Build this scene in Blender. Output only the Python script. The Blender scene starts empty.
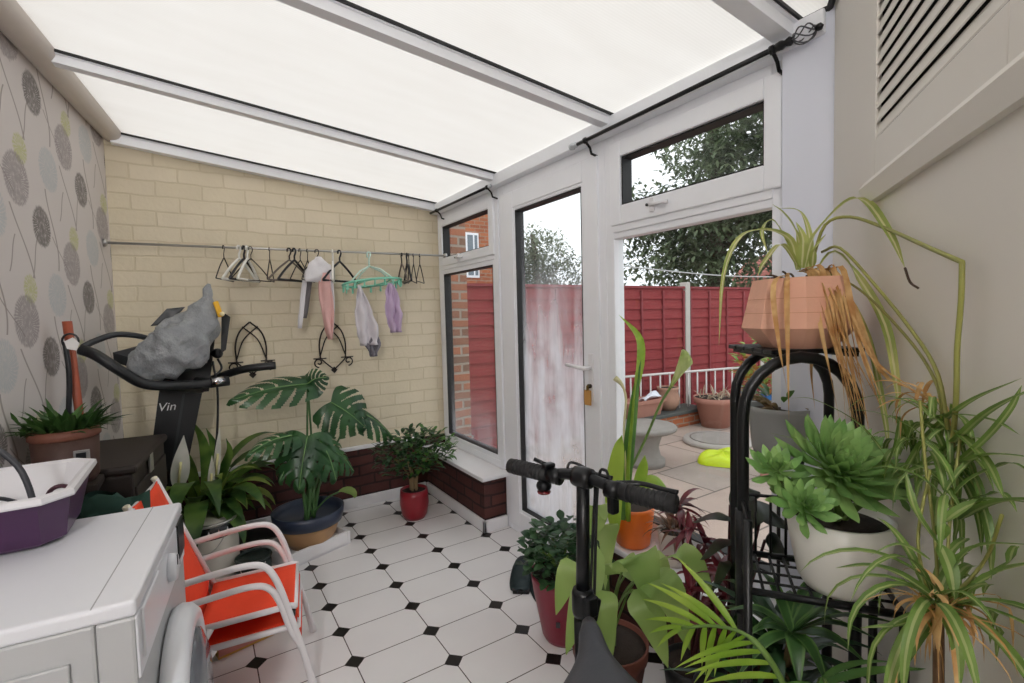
import bpy, bmesh, math, random
from mathutils import Vector, Matrix, Euler, noise
R = math.radians
PI = math.pi
scene = bpy.context.scene
col = scene.collection
rnd = random.Random(7)

# ------------------------------------------------------------------ camera
F_PX, YAW, PITCH, ROLL, CAM_H = 485.286, .5737, .0531, -.0255, 1.3668
_f = Vector((math.sin(YAW)*math.cos(PITCH), math.cos(YAW)*math.cos(PITCH), -math.sin(PITCH)))
_r = Vector((math.cos(YAW), -math.sin(YAW), 0)); _u = _r.cross(_f)
_c, _s = math.cos(ROLL), math.sin(ROLL)
CR = _c*_r + _s*_u; CU = -_s*_r + _c*_u; CF = _f
cam_d = bpy.data.cameras.new('camera'); cam = bpy.data.objects.new('camera', cam_d); col.objects.link(cam)
cam_d.sensor_width = 36; cam_d.lens = F_PX/1024*36; cam_d.clip_start = .02; cam_d.clip_end = 200
mw = Matrix((CR, CU, -CF)).transposed().to_4x4(); mw.translation = Vector((0, 0, CAM_H))
cam.matrix_world = mw
scene.camera = cam

def at(u, v, d):
    """point of the room seen at photo position (u, v), d metres deep"""
    return Vector((0, 0, CAM_H)) + d*((u-512)/F_PX*CR - (v-341.5)/F_PX*CU + CF)

def atw(u, v, d):
    """the same, kept just clear of the angled wall"""
    p = at(u, v, 1.)-Vector((0, 0, CAM_H)); k = .5704*p.x-.8213*p.y
    return at(u, v, min(d, .315/k) if k > 0 else d)
# ------------------------------------------------------------------ materials
def lin(h):
    h = h.lstrip('#'); o = []
    for i in (0, 2, 4):
        c = int(h[i:i+2], 16)/255
        o.append(c/12.92 if c <= .04045 else ((c+.055)/1.055)**2.4)
    return (*o, 1)
class NT:
    def __init__(s, name):
        s.m = bpy.data.materials.new(name); s.m.use_nodes = True
        s.t = s.m.node_tree; s.t.nodes.clear()
        s.out = s.n('ShaderNodeOutputMaterial')
    def n(s, t, **k):
        x = s.t.nodes.new(t)
        for a, b in k.items(): setattr(x, a, b)
        return x
    def l(s, a, b): s.t.links.new(a, b)
    def put(s, sock, v):
        if isinstance(v, bpy.types.NodeSocket): s.l(v, sock)
        else: sock.default_value = v
    def math(s, op, a, b=0., c=None, clamp=False):
        x = s.n('ShaderNodeMath', operation=op, use_clamp=clamp)
        s.put(x.inputs[0], a); s.put(x.inputs[1], b)
        if c is not None: s.put(x.inputs[2], c)
        return x.outputs[0]
    def mix(s, fac, a, b):
        x = s.n('ShaderNodeMix', data_type='RGBA')
        s.put(x.inputs[0], fac); s.put(x.inputs[6], a); s.put(x.inputs[7], b)
        return x.outputs[2]
    def noise(s, vec, scale, detail=3., rough=.5):
        x = s.n('ShaderNodeTexNoise'); x.inputs['Scale'].default_value = scale
        x.inputs['Detail'].default_value = detail; x.inputs['Roughness'].default_value = rough
        if vec is not None: s.l(vec, x.inputs['Vector'])
        return x.outputs['Fac']
    def obj(s): return s.n('ShaderNodeTexCoord').outputs['Object']
    def pos(s): return s.n('ShaderNodeNewGeometry').outputs['Position']
    def sep(s, v):
        x = s.n('ShaderNodeSeparateXYZ'); s.l(v, x.inputs[0]); return x.outputs
    def comb(s, a, b, c=0.):
        x = s.n('ShaderNodeCombineXYZ'); s.put(x.inputs[0], a); s.put(x.inputs[1], b); s.put(x.inputs[2], c); return x.outputs[0]
    def ramp(s, fac, stops):
        x = s.n('ShaderNodeMapRange'); x.interpolation_type = 'SMOOTHSTEP'
        s.put(x.inputs[0], fac); x.inputs[1].default_value = stops[0]; x.inputs[2].default_value = stops[1]
        return x.outputs[0]
    def bump(s, h, strength=.3, dist=.01):
        x = s.n('ShaderNodeBump'); x.inputs['Strength'].default_value = strength; x.inputs['Distance'].default_value = dist
        s.l(h, x.inputs['Height']); return x.outputs[0]
    def bsdf(s, colr, rough=.5, metal=0., normal=None, spec=.5, trans=0.):
        x = s.n('ShaderNodeBsdfPrincipled')
        s.put(x.inputs['Base Color'], colr); s.put(x.inputs['Roughness'], rough); x.inputs['Metallic'].default_value = metal
        x.inputs['Specular IOR Level'].default_value = spec
        if normal is not None: s.l(normal, x.inputs['Normal'])
        return x.outputs[0]
    def done(s, sh): s.l(sh, s.out.inputs[0]); return s.m
def shade(c, k): return tuple(min(1, x*k) for x in c[:3]) + (1,)
MATS = {}
def M(name, hexc, rough=.5, metal=0., var=.07, scale=14, bump=0., spec=.5, second=None):
    if name in MATS: return MATS[name]
    t = NT(name); c = lin(hexc); o = t.obj()
    f = t.noise(o, scale)
    cc = t.mix(f, shade(c, 1-var), lin(second) if second else shade(c, 1+var))
    nrm = t.bump(t.noise(o, scale*6, 2), bump, .004) if bump else None
    MATS[name] = t.done(t.bsdf(cc, rough, metal, nrm, spec)); return MATS[name]
def leafmat(name, a, b, edge=None, rough=.42, stripe=None, scale=9, sw=.5, thin=.3):
    """leaf tissue: two greens by noise, optional pale margin or stripe along the blade, some light through it"""
    t = NT(name); o = t.obj()
    cc = t.mix(t.ramp(t.noise(o, scale, 2), (.3, .7)), lin(a), lin(b))
    uv = t.sep(t.n('ShaderNodeTexCoord').outputs['UV'])
    d = t.math('ABSOLUTE', t.math('SUBTRACT', uv[0], .5))
    if stripe: cc = t.mix(t.ramp(d, (sw*.18, sw*.3)), lin(stripe), cc)
    if edge: cc = t.mix(t.ramp(d, (.27, .4)), cc, lin(edge))
    p = t.bsdf(cc, rough)
    tr = t.n('ShaderNodeBsdfTranslucent'); t.l(cc, tr.inputs[0])
    mx = t.n('ShaderNodeMixShader'); mx.inputs[0].default_value = thin
    t.l(p, mx.inputs[1]); t.l(tr.outputs[0], mx.inputs[2])
    MATS[name] = t.done(mx.outputs[0]); return MATS[name]

# ------------------------------------------------------------------ mesh building
XF = {}
class MB:
    def __init__(s): s.v = []; s.f = []; s.uv = []; s.sm = []
    def add(s, vs, fs, uvs=None, smooth=True):
        b = len(s.v); s.v += [Vector(p) for p in vs]
        for i, f in enumerate(fs):
            s.f.append([b+k for k in f]); s.sm.append(smooth)
            s.uv.append([uvs[k] for k in f] if uvs else [(.5, .5)]*len(f))
        return s
    def box(s, c, size, rot=None, bev=0., seg=2):
        bm = bmesh.new(); bmesh.ops.create_cube(bm, size=1)
        bmesh.ops.scale(bm, vec=Vector(size), verts=bm.verts)
        if bev: bmesh.ops.bevel(bm, geom=list(bm.edges), offset=bev, segments=seg, affect='EDGES', profile=.5)
        m = Matrix.Translation(Vector(c))
        if rot is not None: m = m @ (rot.to_4x4() if isinstance(rot, (Matrix,)) else Euler(rot).to_matrix().to_4x4())
        bm.transform(m); s.frombm(bm, smooth=False); return s
    def box2(s, a, b, bev=0., seg=2):
        a = Vector(a); b = Vector(b)
        return s.box((a+b)/2, [abs(x) for x in (b-a)], None, bev, seg)
    def frombm(s, bm, smooth=True):
        bm.verts.index_update()
        s.add([v.co.copy() for v in bm.verts], [[v.index for v in f.verts] for f in bm.faces], None, smooth); bm.free()
    def prism(s, poly, dvec):
        n = len(poly); poly = [Vector(p) for p in poly]; d = Vector(dvec)
        s.add(poly+[p+d for p in poly], [list(range(n))[::-1], list(range(n, 2*n))]+[[i, (i+1) % n, n+(i+1) % n, n+i] for i in range(n)], None, False); return s
    def tube(s, pts, rad, seg=8, closed=False, caps=True, flat=1.):
        pts = [Vector(p) for p in pts]; n = len(pts)
        rs = rad if isinstance(rad, (list, tuple)) else [rad]*n
        up = None; vs = []; fs = []
        for i, p in enumerate(pts):
            if closed: t = pts[(i+1) % n]-pts[i-1]
            else: t = pts[min(i+1, n-1)]-pts[max(i-1, 0)]
            t = t.normalized() if t.length > 1e-9 else Vector((0, 0, 1))
            if up is None: up = t.orthogonal().normalized()
            up = (up-t*up.dot(t)); up = up.normalized() if up.length > 1e-6 else t.orthogonal().normalized()
            sd = t.cross(up)
            for k in range(seg):
                a = 2*PI*k/seg; vs.append(p+rs[i]*(math.cos(a)*up+flat*math.sin(a)*sd))
        m = n if closed else n-1
        for i in range(m):
            for k in range(seg):
                a, b = i*seg, ((i+1) % n)*seg; fs.append([a+k, a+(k+1) % seg, b+(k+1) % seg, b+k])
        if caps and not closed: fs += [list(range(seg))[::-1], [(n-1)*seg+k for k in range(seg)]]
        s.add(vs, fs); return s
    def lathe(s, prof, c=(0, 0, 0), seg=28, axis=None, sx=1., sy=1., smooth=True, ph=0.):
        vs = []; fs = []; c = Vector(c); n = len(prof)
        q = Vector((0, 0, 1)).rotation_difference(Vector(axis)) if axis is not None else None
        for r, z in prof:
            for k in range(seg):
                a = 2*PI*k/seg+ph; p = Vector((r*sx*math.cos(a), r*sy*math.sin(a), z))
                vs.append(c+(q @ p if q else p))
        for i in range(n-1):
            for k in range(seg): fs.append([i*seg+k, i*seg+(k+1) % seg, (i+1)*seg+(k+1) % seg, (i+1)*seg+k])
        if prof[0][0] > 1e-5: fs.append(list(range(seg))[::-1])
        if prof[-1][0] > 1e-5: fs.append([(n-1)*seg+k for k in range(seg)])
        s.add(vs, fs, None, smooth); return s
    def ball(s, c, r, seg=12, squash=(1, 1, 1)):
        bm = bmesh.new(); bmesh.ops.create_uvsphere(bm, u_segments=seg, v_segments=max(6, seg//2+2), radius=1)
        sc = [r*k for k in squash]; bmesh.ops.scale(bm, vec=Vector(sc), verts=bm.verts); bmesh.ops.translate(bm, vec=Vector(c), verts=bm.verts)
        s.frombm(bm); return s
    def sheet(s, rows, thick=0., cyc=False):
        """grid of points (rows of equal length); thick > 0 gives it two sides"""
        n, m = len(rows), len(rows[0]); P = [Vector(p) for r in rows for p in r]
        uv = [(j/(m-1), i/(n-1)) for i in range(n) for j in range(m)]
        fs = [[i*m+j, i*m+j+1, (i+1)*m+j+1, (i+1)*m+j] for i in range(n-1) for j in range(m-1)]
        if not thick: s.add(P, fs, uv); return s
        N = [Vector() for _ in P]
        for f in fs:
            nn = (P[f[1]]-P[f[0]]).cross(P[f[3]]-P[f[0]])
            for k in f: N[k] += nn
        Q = [p-thick*(k.normalized() if k.length > 0 else k) for p, k in zip(P, N)]; o = len(P)
        rim = [i*m for i in range(n-1, -1, -1)]
        b = list(range(m-1)) + [i*m+m-1 for i in range(n-1)] + [(n-1)*m+j for j in range(m-1, 0, -1)] + [i*m for i in range(n-1, 0, -1)]
        fs2 = fs+[[o+k for k in f][::-1] for f in fs]+[[b[(i+1) % len(b)], b[i], o+b[i], o+b[(i+1) % len(b)]] for i in range(len(b))]
        s.add(P+Q, fs2, uv+uv); return s
    def leaf(s, pts, w, prof='lance', fold=.25, side=None, twist=0.):
        n = len(pts); pts = [Vector(p) for p in pts]; vs = []; uv = []; sd0 = None
        for p in pts:                       # blades bend along a wall, not into it
            ex = N2.dot(p)-N2.dot(P2)+.010
            if ex > 0 and p.x < 1.6 and p.y < 1.2: p -= N2*ex
            ex = .012-(p-WL0).dot(WN)
            if ex > 0 and p.x < .3: p += WN*ex
        for i, p in enumerate(pts):
            t = (pts[min(i+1, n-1)]-pts[max(i-1, 0)]).normalized(); q = i/(n-1)
            if side is not None: sd = Vector(side)
            else: sd = t.cross(Vector((0, 0, 1)))
            sd = sd-t*sd.dot(t)
            if sd.length < .15 and sd0 is not None: sd = sd0-t*sd0.dot(t)
            if sd.length < 1e-4: sd = t.orthogonal()
            sd.normalize()
            if sd0 is not None and sd.dot(sd0) < 0: sd = -sd
            sd0 = sd.copy()
            if twist: sd = Matrix.Rotation(twist*q, 3, t) @ sd
            nm = sd.cross(t)
            if prof == 'strap': k = min(1, q*5+.35)*(1-q**4)
            elif prof == 'lance': k = math.sin(PI*min(1, .08+.92*q)**.75)
            elif prof == 'oval': k = max(0, math.sin(PI*q))**.7
            elif prof == 'heart': k = max(0, math.sin(PI*q**.62))**.8
            elif prof == 'spoon': k = math.sin(PI*min(1, q)**1.7)+.25*(1-q)
            else: k = 1
            k = max(k, .02)*w/2
            vs += [p+sd*k+nm*k*fold, p, p-sd*k+nm*k*fold]; uv += [(0, q), (.5, q), (1, q)]
        fs = []
        for i in range(n-1):
            a, b = i*3, i*3+3; fs += [[a, a+1, b+1, b], [a+1, a+2, b+2, b+1]]
        s.add(vs, fs, uv); return s
    def build(s, name, mat, parent=None, w=True, kind=None, label=None):
        me = bpy.data.meshes.new(name); pts = s.v
        if parent is not None and w and parent.name in XF:
            inv = XF[parent.name].inverted(); pts = [inv @ p for p in pts]
        me.from_pydata([tuple(p) for p in pts], [], s.f); me.update()
        ul = me.uv_layers.new(name='UVMap'); flat = [c for f in s.uv for c in f]
        for i, c in enumerate(flat): ul.data[i].uv = c
        me.polygons.foreach_set('use_smooth', s.sm)
        if mat: me.materials.append(mat)
        o = bpy.data.objects.new(name, me); col.objects.link(o)
        if parent is not None:
            o.parent = parent
            if parent.name in XF: XF[o.name] = XF[parent.name]
        if kind: o['kind'] = kind
        if label: o['label'] = label
        return o
def curve(pts, n=24):
    """smooth line through the given points"""
    p = [Vector(q) for q in pts]; p = [2*p[0]-p[1]]+p+[2*p[-1]-p[-2]]; out = []
    k = len(p)-3
    for i in range(k):
        m = max(2, n//k)
        for j in range(m):
            t = j/m; a, b, c, d = p[i:i+4]
            out.append(.5*((2*b)+(c-a)*t+(2*a-5*b+4*c-d)*t*t+(3*b-a-3*c+d)*t**3))
    out.append(p[-2]); return out
def arc(base, az, el, length, droop=0., n=8, wob=0.):
    p = Vector(base); out = [p.copy()]; a = az; e = el
    for i in range(n):
        d = Vector((math.cos(e)*math.cos(a), math.cos(e)*math.sin(a), math.sin(e)))
        p = p+d*length/n; out.append(p.copy()); e = max(-1.5, e-droop/n*(1+i/n)); a += wob/n
    return out
def thing(name, label, cat, loc=(0, 0, 0), rz=0., group=None):
    o = bpy.data.objects.new(name, None); col.objects.link(o); o.empty_display_size = .1
    o.location = loc; o.rotation_euler = (0, 0, rz); o['label'] = label; o['category'] = cat
    if group: o['group'] = group
    XF[o.name] = Matrix.Translation(Vector(loc)) @ Matrix.Rotation(rz, 4, 'Z')
    return o
def tag(o, label, cat, group=None, kind=None):
    o['label'] = label; o['category'] = cat
    if group: o['group'] = group
    if kind: o['kind'] = kind
    return o
def solo(name, mb, mat, label, cat, loc, group=None):
    """a thing that is one mesh, origin at its base"""
    XF['__t'] = Matrix.Translation(Vector(loc))
    me = mb.build(name, mat); iv = Vector(loc)
    for v in me.data.vertices: v.co -= iv
    me.location = loc; return tag(me, label, cat, group)
def struct(name, mb, mat, parent=None):
    o = mb.build(name, mat, parent)
    if parent is None: o['kind'] = 'structure'
    return o
def copy_tree(o, parent=None):
    c = o.copy(); col.objects.link(c)
    if parent is not None: c.parent = parent; c.matrix_parent_inverse = Matrix.Identity(4)
    for ch in [x for x in bpy.data.objects if x.parent is o]: copy_tree(ch, c)
    return c
# ================================================================== surfaces of the place
def m_floor():
    t = NT('floor tiles'); s = t.sep(t.pos())
    PX, PYY, X0, Y0 = .33, .22202, .46072, 1.93357
    def near(v, o, p):
        a = t.math('SUBTRACT', v, o); return t.math('ABSOLUTE', t.math('SUBTRACT', t.math('FRACT', t.math('ADD', t.math('DIVIDE', a, p), 500.5)), .5))
    dx = t.math('MULTIPLY', near(s[0], X0, PX), PX); dy = t.math('MULTIPLY', near(s[1], Y0, PYY), PYY)
    dia = t.math('LESS_THAN', t.math('ADD', dx, dy), .0385)
    rim = t.math('LESS_THAN', t.math('ADD', dx, dy), .0420)
    gr = t.math('MAXIMUM', t.math('MAXIMUM', t.math('LESS_THAN', dx, .0022), t.math('LESS_THAN', dy, .0022)), rim)
    nz = t.noise(t.pos(), 3, 4)
    tile = t.mix(nz, lin('dcd9da'), lin('eae8e8'))
    c = t.mix(gr, tile, lin('4a3c3a')); c = t.mix(dia, c, lin('14100f'))
    h = t.math('SUBTRACT', 1., gr)
    return t.done(t.bsdf(c, t.math('MULTIPLY_ADD', nz, .2, .32), 0, t.bump(h, .25, .003), .35))
def m_brick(name, c1, c2, mortar, bw, bh, ms, rough=.8, bump=.6, var=.5, off=0.):
    t = NT(name); s = t.sep(t.pos())
    v = t.comb(t.math('ADD', t.math('ADD', s[0], s[1]), off), s[2])
    nz = t.noise(t.pos(), 4, 4); v2 = t.n('ShaderNodeVectorMath', operation='ADD'); t.l(v, v2.inputs[0])
    t.l(t.comb(t.math('MULTIPLY', t.math('SUBTRACT', t.noise(t.pos(), 9, 2), .5), .018), t.math('MULTIPLY', t.math('SUBTRACT', t.noise(t.pos(), 7, 2), .5), .02)), v2.inputs[1])
    b = t.n('ShaderNodeTexBrick'); t.l(v2.outputs[0], b.inputs['Vector'])
    b.inputs['Color1'].default_value = lin(c1); b.inputs['Color2'].default_value = lin(c2); b.inputs['Mortar'].default_value = lin(mortar)
    b.inputs['Scale'].default_value = 1; b.inputs['Mortar Size'].default_value = ms; b.inputs['Mortar Smooth'].default_value = .35
    b.inputs['Brick Width'].default_value = bw; b.inputs['Row Height'].default_value = bh; b.inputs['Bias'].default_value = 0
    k = t.n('ShaderNodeMix', data_type='RGBA', blend_type='MULTIPLY'); k.inputs[0].default_value = var
    t.l(b.outputs[0], k.inputs[6]); t.l(t.mix(nz, (.6, .6, .6, 1), (1.25, 1.25, 1.25, 1)), k.inputs[7])
    h = t.math('ADD', t.math('MULTIPLY', t.math('SUBTRACT', 1., b.outputs['Fac']), 1.), t.math('MULTIPLY', t.noise(t.pos(), 40, 3), .35))
    return t.done(t.bsdf(k.outputs[2], rough, 0, t.bump(h, bump, .012), .3))
# left wall line (skewed a few degrees off square)
WL0 = Vector((-.39, 3.6, 0)); WD = Vector((-.126, -.992, 0)); WN = Vector((.992, -.126, 0))
def lw(s, z, off=0.): return WL0+WD*s+WN*off+Vector((0, 0, z))
def m_wallpaper():
    t = NT('wallpaper'); p = t.sep(t.pos())
    ax = t.math('SUBTRACT', p[0], WL0.x); ay = t.math('SUBTRACT', p[1], WL0.y)
    s = t.math('ADD', t.math('MULTIPLY', ax, WD.x), t.math('MULTIPLY', ay, WD.y)); z = p[2]
    PS, PZ = .485, .525
    def cell(s0, z0):
        a = t.math('SUBTRACT', s, s0); c = t.math('FLOOR', t.math('ADD', t.math('DIVIDE', a, PS), .5))
        du = t.math('SUBTRACT', a, t.math('MULTIPLY', c, PS))
        dz = t.math('ADD', t.math('SUBTRACT', z, z0), t.math('MULTIPLY', c, PZ/2))
        return du, t.math('WRAP', dz, PZ/2, -PZ/2)
    nz = t.noise(t.pos(), 60, 3)
    base = t.mix(t.noise(t.pos(), 2.5, 3), lin('d2ccca'), lin('dcd6d3'))
    def flower(base, s0, z0, r, hexc, spokes, dens, op):
        u, v = cell(s0, z0)
        d = t.math('SQRT', t.math('ADD', t.math('MULTIPLY', u, u), t.math('MULTIPLY', v, v)))
        an = t.math('ARCTAN2', v, u)
        sp = t.math('ABSOLUTE', t.math('SINE', t.math('ADD', t.math('MULTIPLY', an, spokes), t.math('MULTIPLY', d, 60.))))
        rg = t.math('MULTIPLY_ADD', t.math('ABSOLUTE', t.math('SINE', t.math('MULTIPLY', d, 150.))), .45, .55)
        pt = t.ramp(t.math('ADD', t.math('MULTIPLY', sp, rg), t.math('MULTIPLY', t.math('SUBTRACT', nz, .5), 2.2)), (dens, dens+.35))
        m = t.math('MULTIPLY', t.ramp(t.math('ADD', d, t.math('MULTIPLY', t.math('SUBTRACT', nz, .5), .03)), (r, r-.014)), t.math('MULTIPLY_ADD', pt, op*.65, op*.35))
        core = t.ramp(d, (.018, .008))
        return t.mix(t.math('MAXIMUM', m, t.math('MULTIPLY', core, op)), base, lin(hexc))
    def stem(base, s0, z0, amp, k, lo, hi, w, hexc='9a928d', lean=0.):
        u, v = cell(s0, z0)
        x = t.math('SUBTRACT', t.math('ADD', u, t.math('MULTIPLY', v, lean)), t.math('MULTIPLY', t.math('SINE', t.math('MULTIPLY', v, k)), amp))
        m = t.math('MULTIPLY', t.ramp(t.math('ABSOLUTE', x), (w, w*.4)), t.math('MULTIPLY', t.math('GREATER_THAN', v, lo), t.math('LESS_THAN', v, hi)))
        return t.mix(t.math('MULTIPLY', m, .85), base, lin(hexc))
    c = base
    c = stem(c, .335, 2.07, .045, 11, -.20, .13, .008)
    c = stem(c, .627, 1.98, .05, 10, -.16, .10, .008, lean=-.25)
    c = stem(c, .52, 1.90, .035, 16, -.08, .09, .006, lean=.8)
    c = stem(c, .25, 1.93, .035, 17, -.07, .08, .006, lean=-.7)
    c = stem(c, .70, 1.90, .035, 18, -.07, .07, .006, lean=.9)
    c = flower(c, .33, 2.29, .098, 'b3bcc0', 16, .15, .6)
    c = flower(c, .58, 2.30, .062, 'c2c48e', 9, .2, .85)
    c = flower(c, .627, 2.179, .105, '8f8788', 22, .1, .72)
    c = flower(c, .437, 2.035, .088, '6a6462', 20, .08, .85)
    return t.done(t.bsdf(c, .7, 0, t.bump(nz, .05, .002), .3))
def m_roof():
    t = NT('polycarbonate sheet'); s = t.sep(t.pos())
    rib = t.math('ABSOLUTE', t.math('SINE', t.math('MULTIPLY', s[1], PI/.011)))
    st = t.noise(t.comb(t.math('MULTIPLY', s[0], 1.3), t.math('MULTIPLY', s[1], 5.)), 2., 4)
    c = t.mix(st, lin('fcfbf8'), lin('f4f2ee')); c = t.mix(t.math('MULTIPLY', rib, .10), c, lin('cfcdc8'))
    d = t.n('ShaderNodeBsdfDiffuse'); t.l(c, d.inputs[0]); tr = t.n('ShaderNodeBsdfTranslucent'); t.l(c, tr.inputs[0])
    mx = t.n('ShaderNodeMixShader'); mx.inputs[0].default_value = .78; t.l(d.outputs[0], mx.inputs[1]); t.l(tr.outputs[0], mx.inputs[2])
    return t.done(mx.outputs[0])
def m_glass(name, mist=None):
    t = NT(name)
    tp = t.n('ShaderNodeBsdfTransparent'); tp.inputs[0].default_value = (.96, .975, .97, 1)
    gl = t.n('ShaderNodeBsdfGlossy'); gl.inputs['Roughness'].default_value = .02
    fr = t.n('ShaderNodeFresnel'); fr.inputs[0].default_value = 1.45
    mx = t.n('ShaderNodeMixShader'); t.l(t.math('MULTIPLY', fr.outputs[0], t.math('MULTIPLY_ADD', t.n('ShaderNodeNewGeometry').outputs['Backfacing'], -.9, .9)), mx.inputs[0]); t.l(tp.outputs[0], mx.inputs[1]); t.l(gl.outputs[0], mx.inputs[2])
    if mist is None: return t.done(mx.outputs[0])
    s = t.sep(t.pos())
    streak = t.noise(t.comb(t.math('MULTIPLY', s[1], 6.), t.math('MULTIPLY', s[2], .8)), 1.3, 4, .55)
    blot = t.noise(t.comb(t.math('MULTIPLY', s[1], 3.), t.math('MULTIPLY', s[2], 3.)), 1.6, 3)
    f = t.math('MULTIPLY', t.ramp(streak, (.22, .68)), t.ramp(blot, (.05, .6)))
    f = t.math('MULTIPLY', f, t.ramp(s[2], (mist[1], mist[0])))
    if len(mist) > 4: f = t.math('MULTIPLY', f, t.ramp(s[1], (mist[4], mist[5])))
    f = t.math('MULTIPLY_ADD', f, mist[2], mist[3], clamp=True)
    d = t.n('ShaderNodeBsdfDiffuse'); d.inputs[0].default_value = (.85, .87, .9, 1)
    tr = t.n('ShaderNodeBsdfTranslucent'); tr.inputs[0].default_value = (.88, .9, .94, 1)
    m2 = t.n('ShaderNodeMixShader'); m2.inputs[0].default_value = .7; t.l(d.outputs[0], m2.inputs[1]); t.l(tr.outputs[0], m2.inputs[2])
    m3 = t.n('ShaderNodeMixShader'); t.l(f, m3.inputs[0]); t.l(mx.outputs[0], m3.inputs[1]); t.l(m2.outputs[0], m3.inputs[2])
    return t.done(m3.outputs[0])
MFLOOR = m_floor(); MPAPER = m_wallpaper(); MROOF = m_roof()
MCREAM = m_brick('cream painted brick', 'ded2ba', 'd9cdb3', 'd3c6aa', .235, .0885, .006, .6, .5, .25)
MDARKB = m_brick('dark red brick', '5a3430', '492a28', '33211f', .225, .075, .009, .75, .5, .5)
MORB = m_brick('orange brick', 'b8704c', '9c583e', 'a08a78', .225, .075, .01, .85, .4, .6)
MPIER = m_brick('mixed brick', 'b4755a', '84685a', 'a89c90', .225, .075, .012, .85, .5, .6, .07)
MUPVC = M('white window plastic', 'f1f3f8', .3, var=.02)
MTRIM = M('white gloss paint', 'e8e7ea', .35, var=.03)
MCREAMW = M('cream emulsion wall', 'e0dcd4', .55, var=.03, scale=3)
MGASK = M('black rubber gasket', '1b1b1c', .6)
MBLACKM = M('black painted metal', '17181a', .38, .3, spec=.5)
MGLASS = m_glass('window glass'); MMIST = m_glass('misted door glass', (1.0, 1.75, .78, .03)); MMIST2 = m_glass('lightly misted glass', (.40, .95, .22, .01))
MSTEEL = M('brushed steel', 'b9b7b4', .3, .9)

XR = 1.634; YB = 3.58
N2 = Vector((.5704, -.8213, 0)); DH = Vector((.8213, .5704, 0)); P2 = Vector((1.634, .725, 0))
def roofz(x): return 2.25+.1*(1.6-x)
def aw(s, z, off=0.):       # point on the angled wall, s metres from the white post towards the viewer
    return P2-DH*s-N2*off+Vector((0, 0, z))
def clip(poly, n, d):
    out = []
    for i in range(len(poly)):
        a, b = poly[i-1], poly[i]; da, db = n.dot(a)-d, n.dot(b)-d
        if (da <= 0) != (db <= 0): out.append(a+(b-a)*(da/(da-db)))
        if db <= 0: out.append(b)
    return out
# ---------------- floor, walls
YS = -1.3
flp = [Vector((lw(5.2, 0).x, lw(5.2, 0).y, 0)), Vector((XR+.07, lw(5.2, 0).y, 0)), Vector((XR+.07, YB+.1, 0)), Vector((WL0.x, YB+.1, 0))]
flp = clip(flp, N2, N2.dot(P2)+.06)
struct('floor', MB().prism([p+Vector((0, 0, -.08)) for p in flp], (0, 0, .08)), MFLOOR)
a = lw(-.05, 0); b = lw(5.2, 0)
struct('wall_left', MB().prism([a, b, b+Vector((0, 0, 2.62)), a+Vector((0, 0, 2.62))], -WN*.1), MPAPER)
wb = struct('wall_back', MB().prism([(-.42, YB, .43), (XR+.06, YB, .43), (XR+.06, YB, roofz(XR)+.0), (-.42, YB, roofz(-.42)+.02)], (0, .13, 0)), MCREAM)
struct('brick_base', MB().box2((-.42, YB-.02, 0), (XR+.06, YB+.13, .425)), MDARKB, wb)
mb = MB().box2((-.42, YB-.035, .42), (1.45, YB+.01, .445), .004); struct('ledge', mb, MTRIM, wb)
struct('baseboard_back', MB().box2((-.4, YB-.04, 0), (1.45, YB-.02, .075), .004), MTRIM)
w4 = struct('wall_near', MB().prism([aw(0, -.02), aw(3.0, -.02), aw(3.0, 2.62), aw(0, 2.62)], N2*.1), MCREAMW)
# low brick walls under the windows with sills
wr = struct('wall_right', MB().box2((1.47, 2.645, 0), (XR+.12, YB-.02, .335)), MDARKB)
struct('sill', MB().box2((1.435, 2.60, .335), (XR+.01, YB, .362), .006), MTRIM, wr)
struct('wall_right', MB().box2((1.49, .86, 0), (XR+.12, 1.665, .335)), MDARKB).name = 'wall_right_front'
struct('sill', MB().box2((1.455, .80, .335), (XR+.01, 1.69, .362), .006), MTRIM, bpy.data.objects['wall_right_front'])
mb = MB().box2((1.45, 2.62, 0), (1.47, YB-.04, .075), .004).box2((1.45, 2.62, 0), (XR-.005, 2.642, .075), .004)
struct('baseboard_right', mb, MTRIM)
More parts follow.
